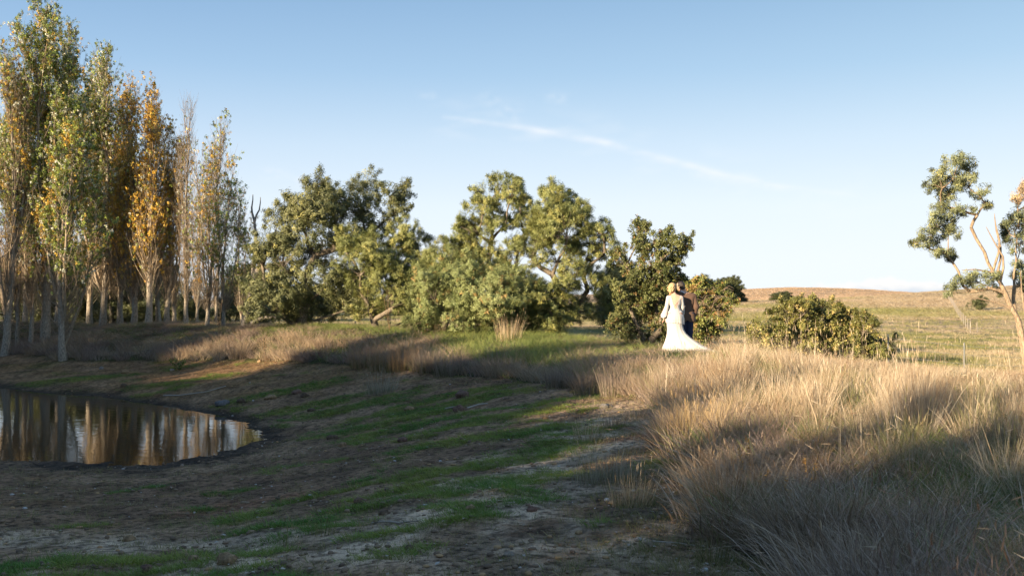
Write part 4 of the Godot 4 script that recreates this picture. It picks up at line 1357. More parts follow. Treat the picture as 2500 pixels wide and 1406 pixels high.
	sown("tall_dry_grass", "straw tussocks standing close together on the mound and bank", clumpset, clump, dry)
	sown("grass_stalks", "pale seeding grass stalks rising over the mound", stalkset, stalk, dry)
	sown("bank_grass", "mauve and tan dry grass standing on the face of the bank", bankset, bank, dry)
	sown("matted_dry_grass", "bent dry grass matted over the mound and bank", matset, matted, dry)
	sown("broad_green_grass", "broad bladed green grass in patches on the mound", wideset, wide, fresh)
	sown("fallen_grass", "long dry grass lying over on the mound", fallenset, fallen, dry)
	sown("green_grass", "fresh green grass along the top of the bank", lushset, lush, fresh)
	sown("low_grass", "short green mats of grass on the trodden basin", lowset, low, fresh)
	sown("paddock_grass", "short grazed grass of the paddocks behind the bank", fieldset, field, dry)
	# grit, clods and fallen leaves
	var grit := Geo.new()
	grit.ball(Vector3.ZERO, Vector3(1, 0.7, 0.85), 0.5, 7, Color.WHITE, 4, 6)
	var rows := PackedFloat32Array()
	for i in 9000:
		var d := lerpf(4.8, 30.0, pow(r.randf(), 1.7))
		var x := r.randf_range(-0.54 * d, minf(0.5 * d, 2.2))
		if Geometry2D.is_point_in_polygon(Vector2(x, d), tall_grass_area):
			continue
		var y := ground(x, d)
		if y < -0.02 or patchy.get_noise_2d(x * 1.3, d * 1.3 + 20.0) + r.randf() * 0.7 < 0.2:
			continue
		var c := Color(0.12, 0.085, 0.06).lerp(Color(0.24, 0.17, 0.115), r.randf())
		if r.randf() < 0.06:
			c = Color(0.36, 0.23, 0.12)
		elif r.randf() < 0.03:
			c = Color(0.42, 0.40, 0.38)
		var s := 0.008 + 0.026 * pow(r.randf(), 3.0)
		row(rows, Basis(Vector3.UP, r.randf() * TAU).scaled(Vector3(s, s * r.randf_range(0.5, 1.0), s)), Vector3(x, y + s * 0.2, -d), c)
	tag(scatter("gravel", grit.mesh(), paint(0.95), rows), "small clods and pebbles strewn over the clay", "gravel", "", "stuff")
	var flake := Geo.new()
	flake.tri(Vector3(-0.5, 0, 0), Vector3(0, 0.16, -0.32), Vector3(0, 0.10, 0.3), Color.WHITE)
	flake.tri(Vector3(0.5, 0.05, 0), Vector3(0, 0.10, 0.3), Vector3(0, 0.16, -0.32), Color.WHITE)
	rows = PackedFloat32Array()
	for i in 1700:
		var along := r.randf() * (bank_toe.size() - 2) if i < 1100 else r.randf_range(1.0, 4.0)
		var k := int(along)
		var q := bank_toe[k].lerp(bank_toe[k + 1], along - k) + Vector2(r.randfn(0.0, 0.45), r.randfn(-0.35, 0.5))
		if r.randf() < 0.3:
			q = Vector2(r.randf_range(-6.5, 0.5), r.randf_range(9.0, 19.0))
		elif r.randf() < 0.2:
			q = Vector2(r.randf_range(-2.5, 1.5), r.randf_range(5.5, 9.0))
		var y := ground(q.x, q.y)
		if y < 0.02:
			continue
		var c := Color(0.26, 0.20, 0.15).lerp(Color(0.45, 0.42, 0.38), pow(r.randf(), 3.0))
		var s := r.randf_range(0.018, 0.05)
		row(rows, Basis(toss(r).normalized(), r.randf_range(-0.5, 0.5)).scaled(Vector3.ONE * s) * Basis(Vector3.UP, r.randf() * TAU), Vector3(q.x, y + 0.012, -q.y), c)
	tag(scatter("fallen_leaves", flake.mesh(), paint(0.8), rows), "pale dead leaves caught along the foot of the bank", "leaves", "", "stuff")


# x, distance, radius, height, blades, kind, label
const TUSSOCKS := [
	[1.60, 7.36, 0.17, 0.52, 330, 0, "tall brown topped rush tussock at the edge of the path, nearest big one"],
	[1.80, 7.15, 0.12, 0.36, 170, 1, "smaller green based rush tussock right of the tall brown one"],
	[0.99, 8.22, 0.17, 0.33, 230, 2, "straw tipped tussock standing alone on the bare ground by the path"],
	[0.95, 9.30, 0.30, 0.36, 260, 3, "loose grey green tussock just behind the straw tipped one"],
	[0.68, 9.10, 0.12, 0.28, 90, 3, "thin grey stalked tussock left of the loose grey green one"],
	[1.87, 11.1, 0.24, 0.52, 330, 4, "golden rush tussock in the sun at the left edge of the mound"],
	[2.12, 11.2, 0.24, 0.58, 330, 4, "taller golden rush tussock touching the one at the mound edge"],
	[2.36, 10.8, 0.2, 0.5, 240, 2, "straw tussock with green feet right of the golden rushes"],
	[0.91, 12.0, 0.17, 0.29, 150, 2, "small dry tussock beside the upper path"],
	[1.37, 13.3, 0.18, 0.30, 150, 5, "greyish tussock on bare soil under the bank, left of its pair"],
	[1.70, 13.8, 0.16, 0.28, 130, 5, "greyish tussock on bare soil under the bank, right of its pair"],
	[1.26, 6.30, 0.1, 0.24, 110, 1, "dark green rush at the bottom of the view left of the mound"],
	[-1.48, 7.84, 0.09, 0.19, 60, 1, "sparse green tuft on the sandy track, right of its pair"],
	[-1.73, 7.66, 0.07, 0.17, 45, 1, "sparse green tuft on the sandy track, left of its pair"],
	[-3.00, 22.8, 0.36, 0.52, 260, 3, "grey green tussock alone on the slope below the brown clumps"],
	[-3.97, 27.0, 0.42, 0.72, 300, 0, "brown tussock at the left end of the line on the bank foot"],
	[-3.36, 26.1, 0.4, 0.74, 300, 0, "brown tussock second from the left on the bank foot"],
	[-2.85, 25.6, 0.4, 0.7, 300, 0, "brown tussock below the pale upright tuft on the bank"],
	[-2.10, 24.9, 0.4, 0.8, 320, 5, "mauve grey tussock left of the green patch of the bank"],
	[-1.50, 24.0, 0.38, 0.78, 320, 5, "mauve grey tussock touching the green patch of the bank"],
	[-0.35, 24.5, 0.26, 0.62, 180, 5, "mauve tuft standing inside the green patch of the bank"],
	[-2.97, 27.8, 0.18, 0.95, 110, 2, "pale upright tuft rising above the brown tussocks"],
	[0.93, 19.6, 0.26, 0.55, 240, 5, "dark based tussock at the foot of the bank, right of the green patch"],
	[1.48, 18.1, 0.34, 0.6, 280, 5, "wide grey tussock at the foot of the bank below the evergreen"],
	[1.84, 17.4, 0.3, 0.62, 280, 5, "grey tussock at the foot of the bank left of the bride"],
	[2.65, 16.5, 0.34, 0.6, 260, 5, "spreading grey tussock at the foot of the bank below the bride"],
	[2.11, 6.56, 0.16, 0.44, 220, 1, "dark olive rush tussock low in the mound near the bottom"],
	[3.33, 9.0, 0.24, 0.5, 240, 1, "olive rush tussock in the middle of the mound"],
	[2.54, 8.74, 0.22, 0.5, 240, 0, "brown rush tussock in the middle of the mound"],
	[2.72, 5.75, 0.22, 0.26, 150, 6, "broad bladed bright green clump in the lower right corner"],
	[-2.4, 31.5, 0.3, 0.7, 160, 2, "pale windblown tuft on top of the bank before the big bush"],
	[-0.1, 28.7, 0.34, 0.85, 220, 2, "pale pointed tuft on top of the bank right of the big bush"]]


func make_tussocks() -> void:
	var dry := leaf_paint(Color(0.40, 0.38, 0.3), 0.6)
	var one := Color(1, 1, 1)
	# stalk hues, foot hues
	var kinds := [
		[[Color(0.27, 0.165, 0.085), Color(0.21, 0.135, 0.075), Color(0.33, 0.22, 0.12)], [Color(0.12, 0.12, 0.04), Color(0.16, 0.125, 0.05)]],
		[[Color(0.20, 0.175, 0.07), Color(0.13, 0.14, 0.045)], [Color(0.085, 0.12, 0.032), Color(0.13, 0.14, 0.04)]],
		[[Color(0.48, 0.36, 0.22), Color(0.55, 0.44, 0.31), Color(0.36, 0.25, 0.14)], [Color(0.17, 0.175, 0.05), Color(0.13, 0.15, 0.045)]],
		[[Color(0.26, 0.24, 0.18), Color(0.34, 0.31, 0.24)], [Color(0.15, 0.16, 0.075), Color(0.19, 0.18, 0.1)]],
		[[Color(0.46, 0.31, 0.14), Color(0.38, 0.27, 0.12), Color(0.52, 0.39, 0.21)], [Color(0.22, 0.19, 0.06), Color(0.15, 0.15, 0.045)]],
		[[Color(0.25, 0.19, 0.15), Color(0.32, 0.26, 0.21), Color(0.20, 0.15, 0.11)], [Color(0.14, 0.12, 0.06), Color(0.10, 0.105, 0.045)]],
		[[Color(0.10, 0.19, 0.05), Color(0.075, 0.15, 0.04)], [Color(0.09, 0.16, 0.045), Color(0.06, 0.12, 0.03)]]]
	for i in TUSSOCKS.size():
		var t: Array = TUSSOCKS[i]
		var k: Array = kinds[t[5]]
		var root := thing("grass_tussock", t[6], "tussock", Vector3(t[0], ground(t[0], t[1]) - 0.01, -t[1]), "tussocks that stand apart")
		var w := 0.0048 if t[1] < 14.0 else 0.0085
		if t[5] == 6:
			w = 0.011
		var wind := Vector3(0.12, 0, 0)
		tag(obj("stalks", tuft(t[4], t[3] * 0.6, t[3] * 1.02, t[2], w, 0.2, 0.12, wind, 0.08 if t[5] != 6 else 0.0, k[0], 1200 + i), dry, root), "", "", "", "stuff")
		tag(obj("green_blades", tuft(int(t[4] * 0.7), t[3] * 0.25, t[3] * 0.6, t[2] * 1.1, w * 1.1, 0.32, 0.25, wind, 0.0, k[1], 1300 + i), dry, root), "", "", "", "stuff")


# ---------------------------------------------------------------- stones, sticks, weeds
# x, distance, size, colour kind, label
const STONES := [
	[-7.05, 24.2, 0.20, 0, "grey half sunk rock at the water's far edge"], [-6.6, 24.3, 0.13, 1, "brown rock behind the half sunk grey one"], [-5.88, 24.3, 0.15, 2, "upright orange stone above the pond tip"],
	[-4.39, 21.8, 0.11, 1, "brown stone on the slope above the muddy tip"], [-5.3, 24.6, 0.16, 3, "flat red brown stone on the green slope"], [-5.0, 24.0, 0.13, 1, "rounded brown stone next to the flat red one"],
	[-2.02, 19.6, 0.11, 2, "orange stone among the moss in mid slope"], [-1.0, 20.2, 0.2, 3, "long red brown stone under the grey tussocks"], [-0.95, 18.0, 0.13, 3, "red stone beside the two pale sticks"],
	[-3.1, 17.2, 0.1, 1, "small dark stone on the drying mud"], [-11.23, 28.8, 0.12, 1, "dark stone by the far shore in the light patch"], [-10.79, 31.6, 0.1, 4, "grey stone high on the far slope"],
	[-12.3, 31.7, 0.13, 2, "pale orange stone on the far slope left of the light patch"], [-13.6, 33.0, 0.1, 4, "pale stone near the trunk of the pond poplar"], [-7.9, 31.3, 0.14, 2, "cream stone at the bank foot under the dry grass"],
	[-2.33, 7.3, 0.05, 2, "small orange stone on the sandy track, left of the flat one"], [-2.03, 7.08, 0.1, 2, "flat orange stone pressed into the sandy track"], [-2.58, 7.05, 0.06, 3, "reddish stone left of the flat orange one"],
	[0.84, 7.3, 0.035, 2, "bright orange stone in the trodden ground below the straw tipped tussock"], [0.80, 7.55, 0.022, 2, "tiny orange stone just above the bright orange one"], [1.13, 7.9, 0.03, 2, "orange stone between straw tipped tussock and rush"],
	[0.16, 8.04, 0.05, 3, "pinkish stone beside a green mat on the track"], [0.86, 6.78, 0.035, 4, "grey stone near the bottom of the trodden ground"], [-0.34, 8.3, 0.05, 2, "orange stone at the upper side of the track"],
	[-0.72, 7.04, 0.045, 1, "brown stone among the lower green mats"], [0.48, 7.2, 0.03, 2, "small tan stone left of the bright orange one"], [-0.02, 6.6, 0.04, 4, "pale stone low in the middle of the view"],
	[-1.42, 9.3, 0.07, 3, "pinkish stone beneath the long green mat"], [-3.3, 8.6, 0.07, 2, "tan stone on the brown ground at the left"], [-1.1, 8.6, 0.06, 1, "brown stone by the twisted white stick"],
	[1.45, 15.6, 0.1, 4, "pale stone in bare soil under the bank"], [0.5, 15.0, 0.06, 2, "orange stone on the green slope left of the upper path"], [-2.6, 15.3, 0.08, 2, "flat orange stone in the light streak on the mud"], [-1.6, 14.6, 0.09, 3, "round red stone right of the light streak"]]


func make_stones() -> void:
	var mat := paint(0.92, 0.3)
	mat.albedo_texture = bark_grain
	mat.uv1_triplanar = true
	mat.uv1_scale = Vector3.ONE * 3.0
	var hues := [Color(0.17, 0.165, 0.165), Color(0.15, 0.105, 0.07), Color(0.36, 0.24, 0.135), Color(0.22, 0.135, 0.10), Color(0.34, 0.30, 0.26)]
	for i in STONES.size():
		var t: Array = STONES[i]
		var g := Geo.new()
		var r := rand(1500 + i)
		g.ball(Vector3.ZERO, Vector3(t[2] * r.randf_range(0.8, 1.15), t[2] * r.randf_range(0.45, 0.75), t[2] * r.randf_range(0.6, 0.9)), 0.55, 1600 + i, hues[t[3]] * r.randf_range(0.85, 1.1), 7, 10)
		g.smooth()
		var o := obj("stone", g.mesh(), mat)
		o.position = Vector3(t[0], ground(t[0], t[1]) + t[2] * 0.15, -t[1])
		o.rotation.y = r.randf() * TAU
		tag(o, t[4], "stone", "stones lying on the clay")


func make_sticks() -> void:
	var mat := flat(Color(0.33, 0.285, 0.24), 0.85)
	var sets := [["twisted white stick lying across the track", [Vector2(-1.13, 8.1), Vector2(-1.06, 8.0), Vector2(-0.98, 8.02), Vector2(-0.9, 7.93), Vector2(-0.83, 7.98), Vector2(-0.74, 7.85)], 0.011],
		["pale stick on the slope, left of its pair", [Vector2(-1.25, 18.7), Vector2(-1.1, 18.55), Vector2(-0.92, 18.5)], 0.02], ["pale stick on the slope, right of its pair", [Vector2(-0.82, 18.2), Vector2(-0.6, 18.3), Vector2(-0.45, 18.35)], 0.022],
		["dead branch at the far edge of the water", [Vector2(-9.3, 26.6), Vector2(-8.8, 26.3), Vector2(-8.1, 26.4), Vector2(-7.7, 26.8)], 0.02], ["dead branch lying at the foot of the bank below the bride", [Vector2(2.1, 16.5), Vector2(2.5, 16.3), Vector2(3.0, 16.5)], 0.014],
		["thin straw stick in the trodden ground at the bottom", [Vector2(0.95, 6.75), Vector2(1.1, 6.74), Vector2(1.22, 6.72)], 0.006]]
	for s in sets:
		var pts := PackedVector3Array()
		var rads := PackedFloat32Array()
		var n: int = s[1].size()
		for k in n:
			var q: Vector2 = s[1][k]
			pts.append(Vector3(q.x, ground(q.x, q.y) + s[2] * (0.8 + 0.9 * (k % 2)), -q.y))
			rads.append(s[2] * (1.0 - 0.6 * k / n))
		var g := Geo.new()
		g.tube(pts, rads, 7, Color.WHITE)
		tag(obj("stick", g.mesh(), mat), s[0], "stick", "sticks lying on the basin")


func make_weeds() -> void:
	# upright seeding docks and leggy weeds
	var mat := paint(0.8, 0.3, Color(0.2, 0.15, 0.08))
	var sets := [[1.92, 7.6, 0.46, 0, "seeding dock with orange brown husks beside the tall brown rush"], [2.06, 7.45, 0.36, 0, "shorter seeding dock right of the first"], [2.38, 7.9, 0.4, 0, "seeding dock in front of the brown mound rush"], [2.05, 8.6, 0.5, 0, "seeding dock behind the others, before the mound grass"],
		[-7.9, 31.8, 0.85, 1, "leggy dark weed standing in the dry bank grass"], [-4.05, 33.0, 1.5, 1, "tall thin weed stalk on the bank before the yellow green wattle"], [-10.9, 37.0, 1.3, 1, "tall thin weed stalk beside the last poplars"], [-10.6, 31.6, 0.42, 2, "round green weed on the far clay slope"]]
	for i in sets.size():
		var t: Array = sets[i]
		var r := rand(1800 + i)
		var root := thing("weed_plant", t[4], "weed", Vector3(t[0], ground(t[0], t[1]) - 0.02, -t[1]))
		var stem := Geo.new()
		var husk := Geo.new()
		var h: float = t[2]
		var stems := 3 if t[3] == 0 else (7 if t[3] == 2 else 4)
		for k in stems:
			var a := r.randf() * TAU
			var lean := Vector3(cos(a), 0, sin(a)) * h * (0.6 if t[3] == 2 else r.randf_range(0.04, 0.22))
			var top := lean + Vector3(0, h * r.randf_range(0.7, 1.0), 0)
			stem.tube(PackedVector3Array([Vector3.ZERO, top * 0.5 + toss(r) * 0.02, top]), PackedFloat32Array([0.006, 0.005, 0.002]), 5, Color(0.30, 0.20, 0.11))
			for q in (26 if t[3] != 1 else 16):
				var f := r.randf_range(0.45 if t[3] == 0 else 0.2, 1.0)
				var p := top * f + toss(r) * (0.018 if t[3] == 0 else 0.05)
				var d := toss(r).normalized() * (0.016 if t[3] == 0 else 0.04)
				var sd := d.cross(Vector3(0.3, 0.8, 0.4)).normalized() * d.length() * 0.45
				var c := Color(0.46, 0.26, 0.08) if t[3] == 0 else (Color(0.16, 0.13, 0.08) if t[3] == 1 else Color(0.07, 0.11, 0.03))
				c = c * r.randf_range(0.7, 1.2)
				husk.tri(p - d, p - sd, p + sd, c)
				husk.tri(p + d, p + sd, p - sd, c)
		obj("stem", stem.mesh(), mat, root)
		obj("seed_head" if t[3] == 0 else "leaves", husk.mesh(), mat, root)


# ---------------------------------------------------------------- fences
func make_fences() -> void:
	var grey := flat(Color(0.24, 0.21, 0.18), 0.85)
	var steel := flat(Color(0.16, 0.17, 0.17), 0.6)
	fence("hill_fence", "post and wire fence running straight up the right hillside", Vector2(32.7, 71.0), Vector2(88.0, 202.0), 28, 0.9, 0.035, grey)
	fence("paddock_fence", "low wire fence with thin posts across the foot of the hillside", Vector2(33.0, 70.6), Vector2(62.0, 74.0), 9, 0.8, 0.025, grey)
	fence("wire_fence", "steel picket fence behind the mound grass, right of the dome bush", Vector2(9.6, 25.4), Vector2(16.4, 27.6), 4, 1.05, 0.022, steel)
	fence("back_fence", "wire fence with thin posts seen between the poplar trunks", Vector2(-34.0, 60.0), Vector2(-9.0, 57.0), 11, 1.0, 0.035, grey)


func fence(called: String, label: String, from: Vector2, to: Vector2, posts: int, high: float, rad: float, mat: Material) -> void:
	var root := thing(called, label, "fence", Vector3(from.x, ground(from.x, from.y), -from.y))
	var post := Geo.new()
	post.tube(PackedVector3Array([Vector3(0, -0.2, 0), Vector3(0, high * 0.5, 0), Vector3(0, high, 0), Vector3(0, high + 0.005, 0)]), PackedFloat32Array([rad, rad, rad * 0.93, 0.002]), 8, Color.WHITE)
	var pm := post.mesh()
	var tops := []
	for k in posts:
		var q := from.lerp(to, float(k) / (posts - 1))
		var p := Vector3(q.x, ground(q.x, q.y), -q.y) - root.position
		var o := obj("post", pm, mat, root)
		o.position = p
		o.rotation = Vector3(0.03 * sin(k * 3.1), k * 1.3, 0.035 * sin(k * 1.7))
		tops.append(p)
	var wm := flat(Color(0.3, 0.3, 0.3), 0.5)
	for w in 4:
		var pts := PackedVector3Array()
		var rads := PackedFloat32Array()
		for p in tops:
			pts.append(p + Vector3(0, high * (0.25 + 0.22 * w), rad))
			rads.append(0.004)
		var g := Geo.new()
		g.tube(pts, rads, 4, Color.WHITE)
		obj("wire", g.mesh(), wm, root)


# ---------------------------------------------------------------- bodies
# a bone: [a, radius, b, radius]; the skin is where the smoothly joined distances cross zero
func skin(bones: Array, cell: float, blend: float, puff: float) -> Geo:
	var lo := Vector3.ONE * 1e9
	var hi := Vector3.ONE * -1e9
	for b in bones:
		for e in [[b[0], b[1]], [b[2], b[3]]]:
			var rr: Vector3 = Vector3.ONE * (e[1] + puff + blend * 0.3 + cell * 2.0)
			lo = lo.min(e[0] - rr)
			hi = hi.max(e[0] + rr)
	var nx := int((hi.x - lo.x) / cell) + 2
	var ny := int((hi.y - lo.y) / cell) + 2
	var nz := int((hi.z - lo.z) / cell) + 2
	var f := PackedFloat32Array()
	f.resize(nx * ny * nz)
	f.fill(9.0)
	var reach := blend + cell * 3.0 + puff
	for b in bones:
		var a: Vector3 = b[0]
		var ra: float = b[1]
		var ab: Vector3 = b[2] - b[0]
		var rd: float = b[3] - b[1]
		var len2 := maxf(ab.length_squared(), 1e-9)
		var l: Vector3 = ((b[0] as Vector3).min(b[2]) - Vector3.ONE * (maxf(b[1], b[3]) + reach) - lo) / cell
		var h: Vector3 = ((b[0] as Vector3).max(b[2]) + Vector3.ONE * (maxf(b[1], b[3]) + reach) - lo) / cell
		for k in range(maxi(int(l.z), 0), mini(int(h.z) + 1, nz)):
			for j in range(maxi(int(l.y), 0), mini(int(h.y) + 1, ny)):
				var at := (k * ny + j) * nx
				for i in range(maxi(int(l.x), 0), mini(int(h.x) + 1, nx)):
					var p := lo + Vector3(i, j, k) * cell - a
					var t := clampf(p.dot(ab) / len2, 0.0, 1.0)
					var d := (p - ab * t).length() - ra - rd * t - puff
					var o := f[at + i]
					var m := maxf(blend - absf(o - d), 0.0)
					f[at + i] = minf(o, d) - m * m * 0.25 / maxf(blend, 1e-6)
	# surface nets
	var g := Geo.new()
	var ids := PackedInt32Array()
	ids.resize(nx * ny * nz)
	ids.fill(-1)
	var off := [0, 1, nx, nx + 1, nx * ny, nx * ny + 1, nx * ny + nx, nx * ny + nx + 1]
	var corner := [Vector3(0, 0, 0), Vector3(1, 0, 0), Vector3(0, 1, 0), Vector3(1, 1, 0), Vector3(0, 0, 1), Vector3(1, 0, 1), Vector3(0, 1, 1), Vector3(1, 1, 1)]
	var edges := [[0, 1], [2, 3], [4, 5], [6, 7], [0, 2], [1, 3], [4, 6], [5, 7], [0, 4], [1, 5], [2, 6], [3, 7]]
	for k in nz - 1:
		for j in ny - 1:
			var at := (k * ny + j) * nx
			for i in nx - 1:
				var c := at + i
				if f[c] > cell * 2.0 or f[c] < -cell * 2.0:
					continue
				var inside := 0
				for q in 8:
					if f[c + off[q]] < 0.0:
						inside += 1
				if inside == 0 or inside == 8:
					continue
				var sum := Vector3.ZERO
				var n := 0
				for e in edges:
					var u := f[c + off[e[0]]]
					var w := f[c + off[e[1]]]
					if (u < 0.0) != (w < 0.0):
						sum += (corner[e[0]] as Vector3).lerp(corner[e[1]], u / (u - w))
						n += 1
				ids[c] = g.v.size()
				g.v.append(lo + (Vector3(i, j, k) + sum / n) * cell)
				g.n.append(Vector3.UP)
				g.c.append(Color.WHITE)
	for k in range(1, nz - 1):
		for j in range(1, ny - 1):
			for i in range(1, nx - 1):
				var c := (k * ny + j) * nx + i
				var here := f[c] < 0.0
				for ax in 3:
					var step: int = [1, nx, nx * ny][ax]
					if here == (f[c + step] < 0.0):
						continue
					var u: int = [nx, nx * ny, 1][ax]
					var w: int = [nx * ny, 1, nx][ax]
					var a := ids[c]
					var b := ids[c - u]
					var d := ids[c - u - w]
					var e := ids[c - w]
					if a < 0 or b < 0 or d < 0 or e < 0:
						continue
					if here:
						g.ix.append_array([a, d, b, a, e, d])
					else:
						g.ix.append_array([a, b, d, a, d, e])
	g.smooth()
	return g


func kept(g: Geo, keep: Callable) -> Geo:
	var out := Geo.new()
	out.v = g.v
	out.n = g.n
	out.c = g.c
	var ok := PackedByteArray()
	ok.resize(g.v.size())
	for i in g.v.size():
		ok[i] = 1 if keep.call(g.v[i]) else 0
	for t in range(0, g.ix.size(), 3):
		if ok[g.ix[t]] + ok[g.ix[t + 1]] + ok[g.ix[t + 2]] == 3:
			out.ix.append_array([g.ix[t], g.ix[t + 1], g.ix[t + 2]])
	return out


func joined(a: Geo, b: Geo) -> Geo:
	var k := a.v.size()
	a.v.append_array(b.v)
	a.n.append_array(b.n)
	a.c.append_array(b.c)
	for i in b.ix:
		a.ix.append(i + k)
	return a


func moved(bones: Array, t: Transform3D) -> Array:
	var out := []
	for b in bones:
		out.append([t * (b[0] as Vector3), b[1], t * (b[2] as Vector3), b[3]])
	return out


func head_bones(size: float) -> Array:
	# the face looks along -z
	var b := [
		[Vector3(0, 0.025, -0.02), 0.076, Vector3(0, 0.035, 0.035), 0.075], [Vector3(-0.012, 0.05, 0.0), 0.07, Vector3(0.012, 0.05, 0.0), 0.07],
		[Vector3(0, -0.02, -0.036), 0.056, Vector3(0, -0.055, -0.04), 0.046], [Vector3(-0.025, -0.07, -0.035), 0.03, Vector3(0.025, -0.07, -0.035), 0.03],
		[Vector3(0, -0.088, -0.06), 0.02, Vector3(0, -0.094, -0.062), 0.018], [Vector3(0, 0.002, -0.088), 0.009, Vector3(0, -0.034, -0.106), 0.011],
		[Vector3(-0.012, -0.038, -0.096), 0.008, Vector3(0.012, -0.038, -0.096), 0.008], [Vector3(-0.035, 0.016, -0.078), 0.012, Vector3(0.035, 0.016, -0.078), 0.012],
		[Vector3(-0.017, -0.06, -0.086), 0.007, Vector3(0.017, -0.06, -0.086), 0.007], [Vector3(-0.015, -0.07, -0.084), 0.007, Vector3(0.015, -0.07, -0.084), 0.007],
		[Vector3(-0.045, -0.022, -0.06), 0.02, Vector3(-0.035, -0.03, -0.066), 0.02], [Vector3(0.045, -0.022, -0.06), 0.02, Vector3(0.035, -0.03, -0.066), 0.02],
		[Vector3(-0.078, 0.006, 0.008), 0.012, Vector3(-0.073, -0.034, 0.0), 0.009], [Vector3(0.078, 0.006, 0.008), 0.012, Vector3(0.073, -0.034, 0.0), 0.009],
		[Vector3(0, -0.04, 0.02), 0.056, Vector3(0, -0.13, 0.03), 0.05]]
	for e in b:
		for k in 4:
			e[k] = e[k] * size
	return b


func face_parts(root: Node3D, t: Transform3D, size: float, brow: Color) -> void:
	var white := flat(Color(0.75, 0.72, 0.68), 0.3)
	var iris := flat(Color(0.06, 0.05, 0.04), 0.25)
	var lip := flat(Color(0.40, 0.17, 0.14), 0.5)
	var bm := flat(brow, 0.8)
	for s in [-1.0, 1.0]:
		var g := Geo.new()
		g.ball(t * (Vector3(s * 0.031, 0.0, -0.080) * size), Vector3.ONE * 0.0115 * size, 0.0, 1, Color.WHITE, 8, 12)
		var eye := obj("eye", g.mesh(), white, root)
		var g2 := Geo.new()
		g2.ball(t * (Vector3(s * 0.031, 0.0, -0.0895) * size), Vector3.ONE * 0.0048 * size, 0.0, 1, Color.WHITE, 6, 10)
		obj("iris", g2.mesh(), iris, eye)
		var g3 := Geo.new()
		g3.tube(PackedVector3Array([t * (Vector3(s * 0.015, 0.024, -0.0935) * size), t * (Vector3(s * 0.032, 0.030, -0.089) * size), t * (Vector3(s * 0.048, 0.024, -0.078) * size)]), PackedFloat32Array([0.0035, 0.004, 0.002]), 6, Color.WHITE)
		obj("eyebrow", g3.mesh(), bm, root)
	var g4 := Geo.new()
	g4.tube(PackedVector3Array([t * (Vector3(-0.024, -0.0655, -0.086) * size), t * (Vector3(0, -0.064, -0.0945) * size), t * (Vector3(0.024, -0.0655, -0.086) * size)]), PackedFloat32Array([0.002, 0.0055, 0.002]), 8, Color.WHITE)
	obj("mouth", g4.mesh(), lip, root)


func hand_bones(wrist: Vector3, along: Vector3, thumb_side: Vector3, curl: float) -> Array:
	# palm and five fingers; the palm faces thumb_side x along
	var y := along.normalized()
	var x := (thumb_side - y * thumb_side.dot(y)).normalized()
	var z := x.cross(y)
	var b := []
	var lengths := [0.072, 0.08, 0.074, 0.058]
	for i in 4:
		var off := 0.027 - 0.018 * i
		var knuckle: Vector3 = wrist + x * off + y * (0.088 - 0.004 * absf(i - 1.0))
		b.append([wrist + x * off * 0.55, 0.016, knuckle, 0.0115])
		var p := knuckle
		var a := curl * 0.5
		for k in 3:
			var seg: float = lengths[i] * [0.45, 0.32, 0.23][k]
			var q := p + (y * cos(a) + z * sin(a) + x * off * 0.6) * seg
			b.append([p, 0.0092 - 0.0009 * k, q, 0.0084 - 0.0009 * k])
			p = q
			a += curl * 0.55
	var t0 := wrist + x * 0.018 + y * 0.022
	var t1 := t0 + x * 0.028 + y * 0.03 + z * 0.012
	var t2 := t1 + x * 0.01 + y * 0.03 + z * 0.014
	b.append([t0, 0.015, t1, 0.0115])
	b.append([t1, 0.0105, t2, 0.0085])
	b.append([t2, 0.0088, t2 + y * 0.022 + z * 0.006, 0.0072])
	return b


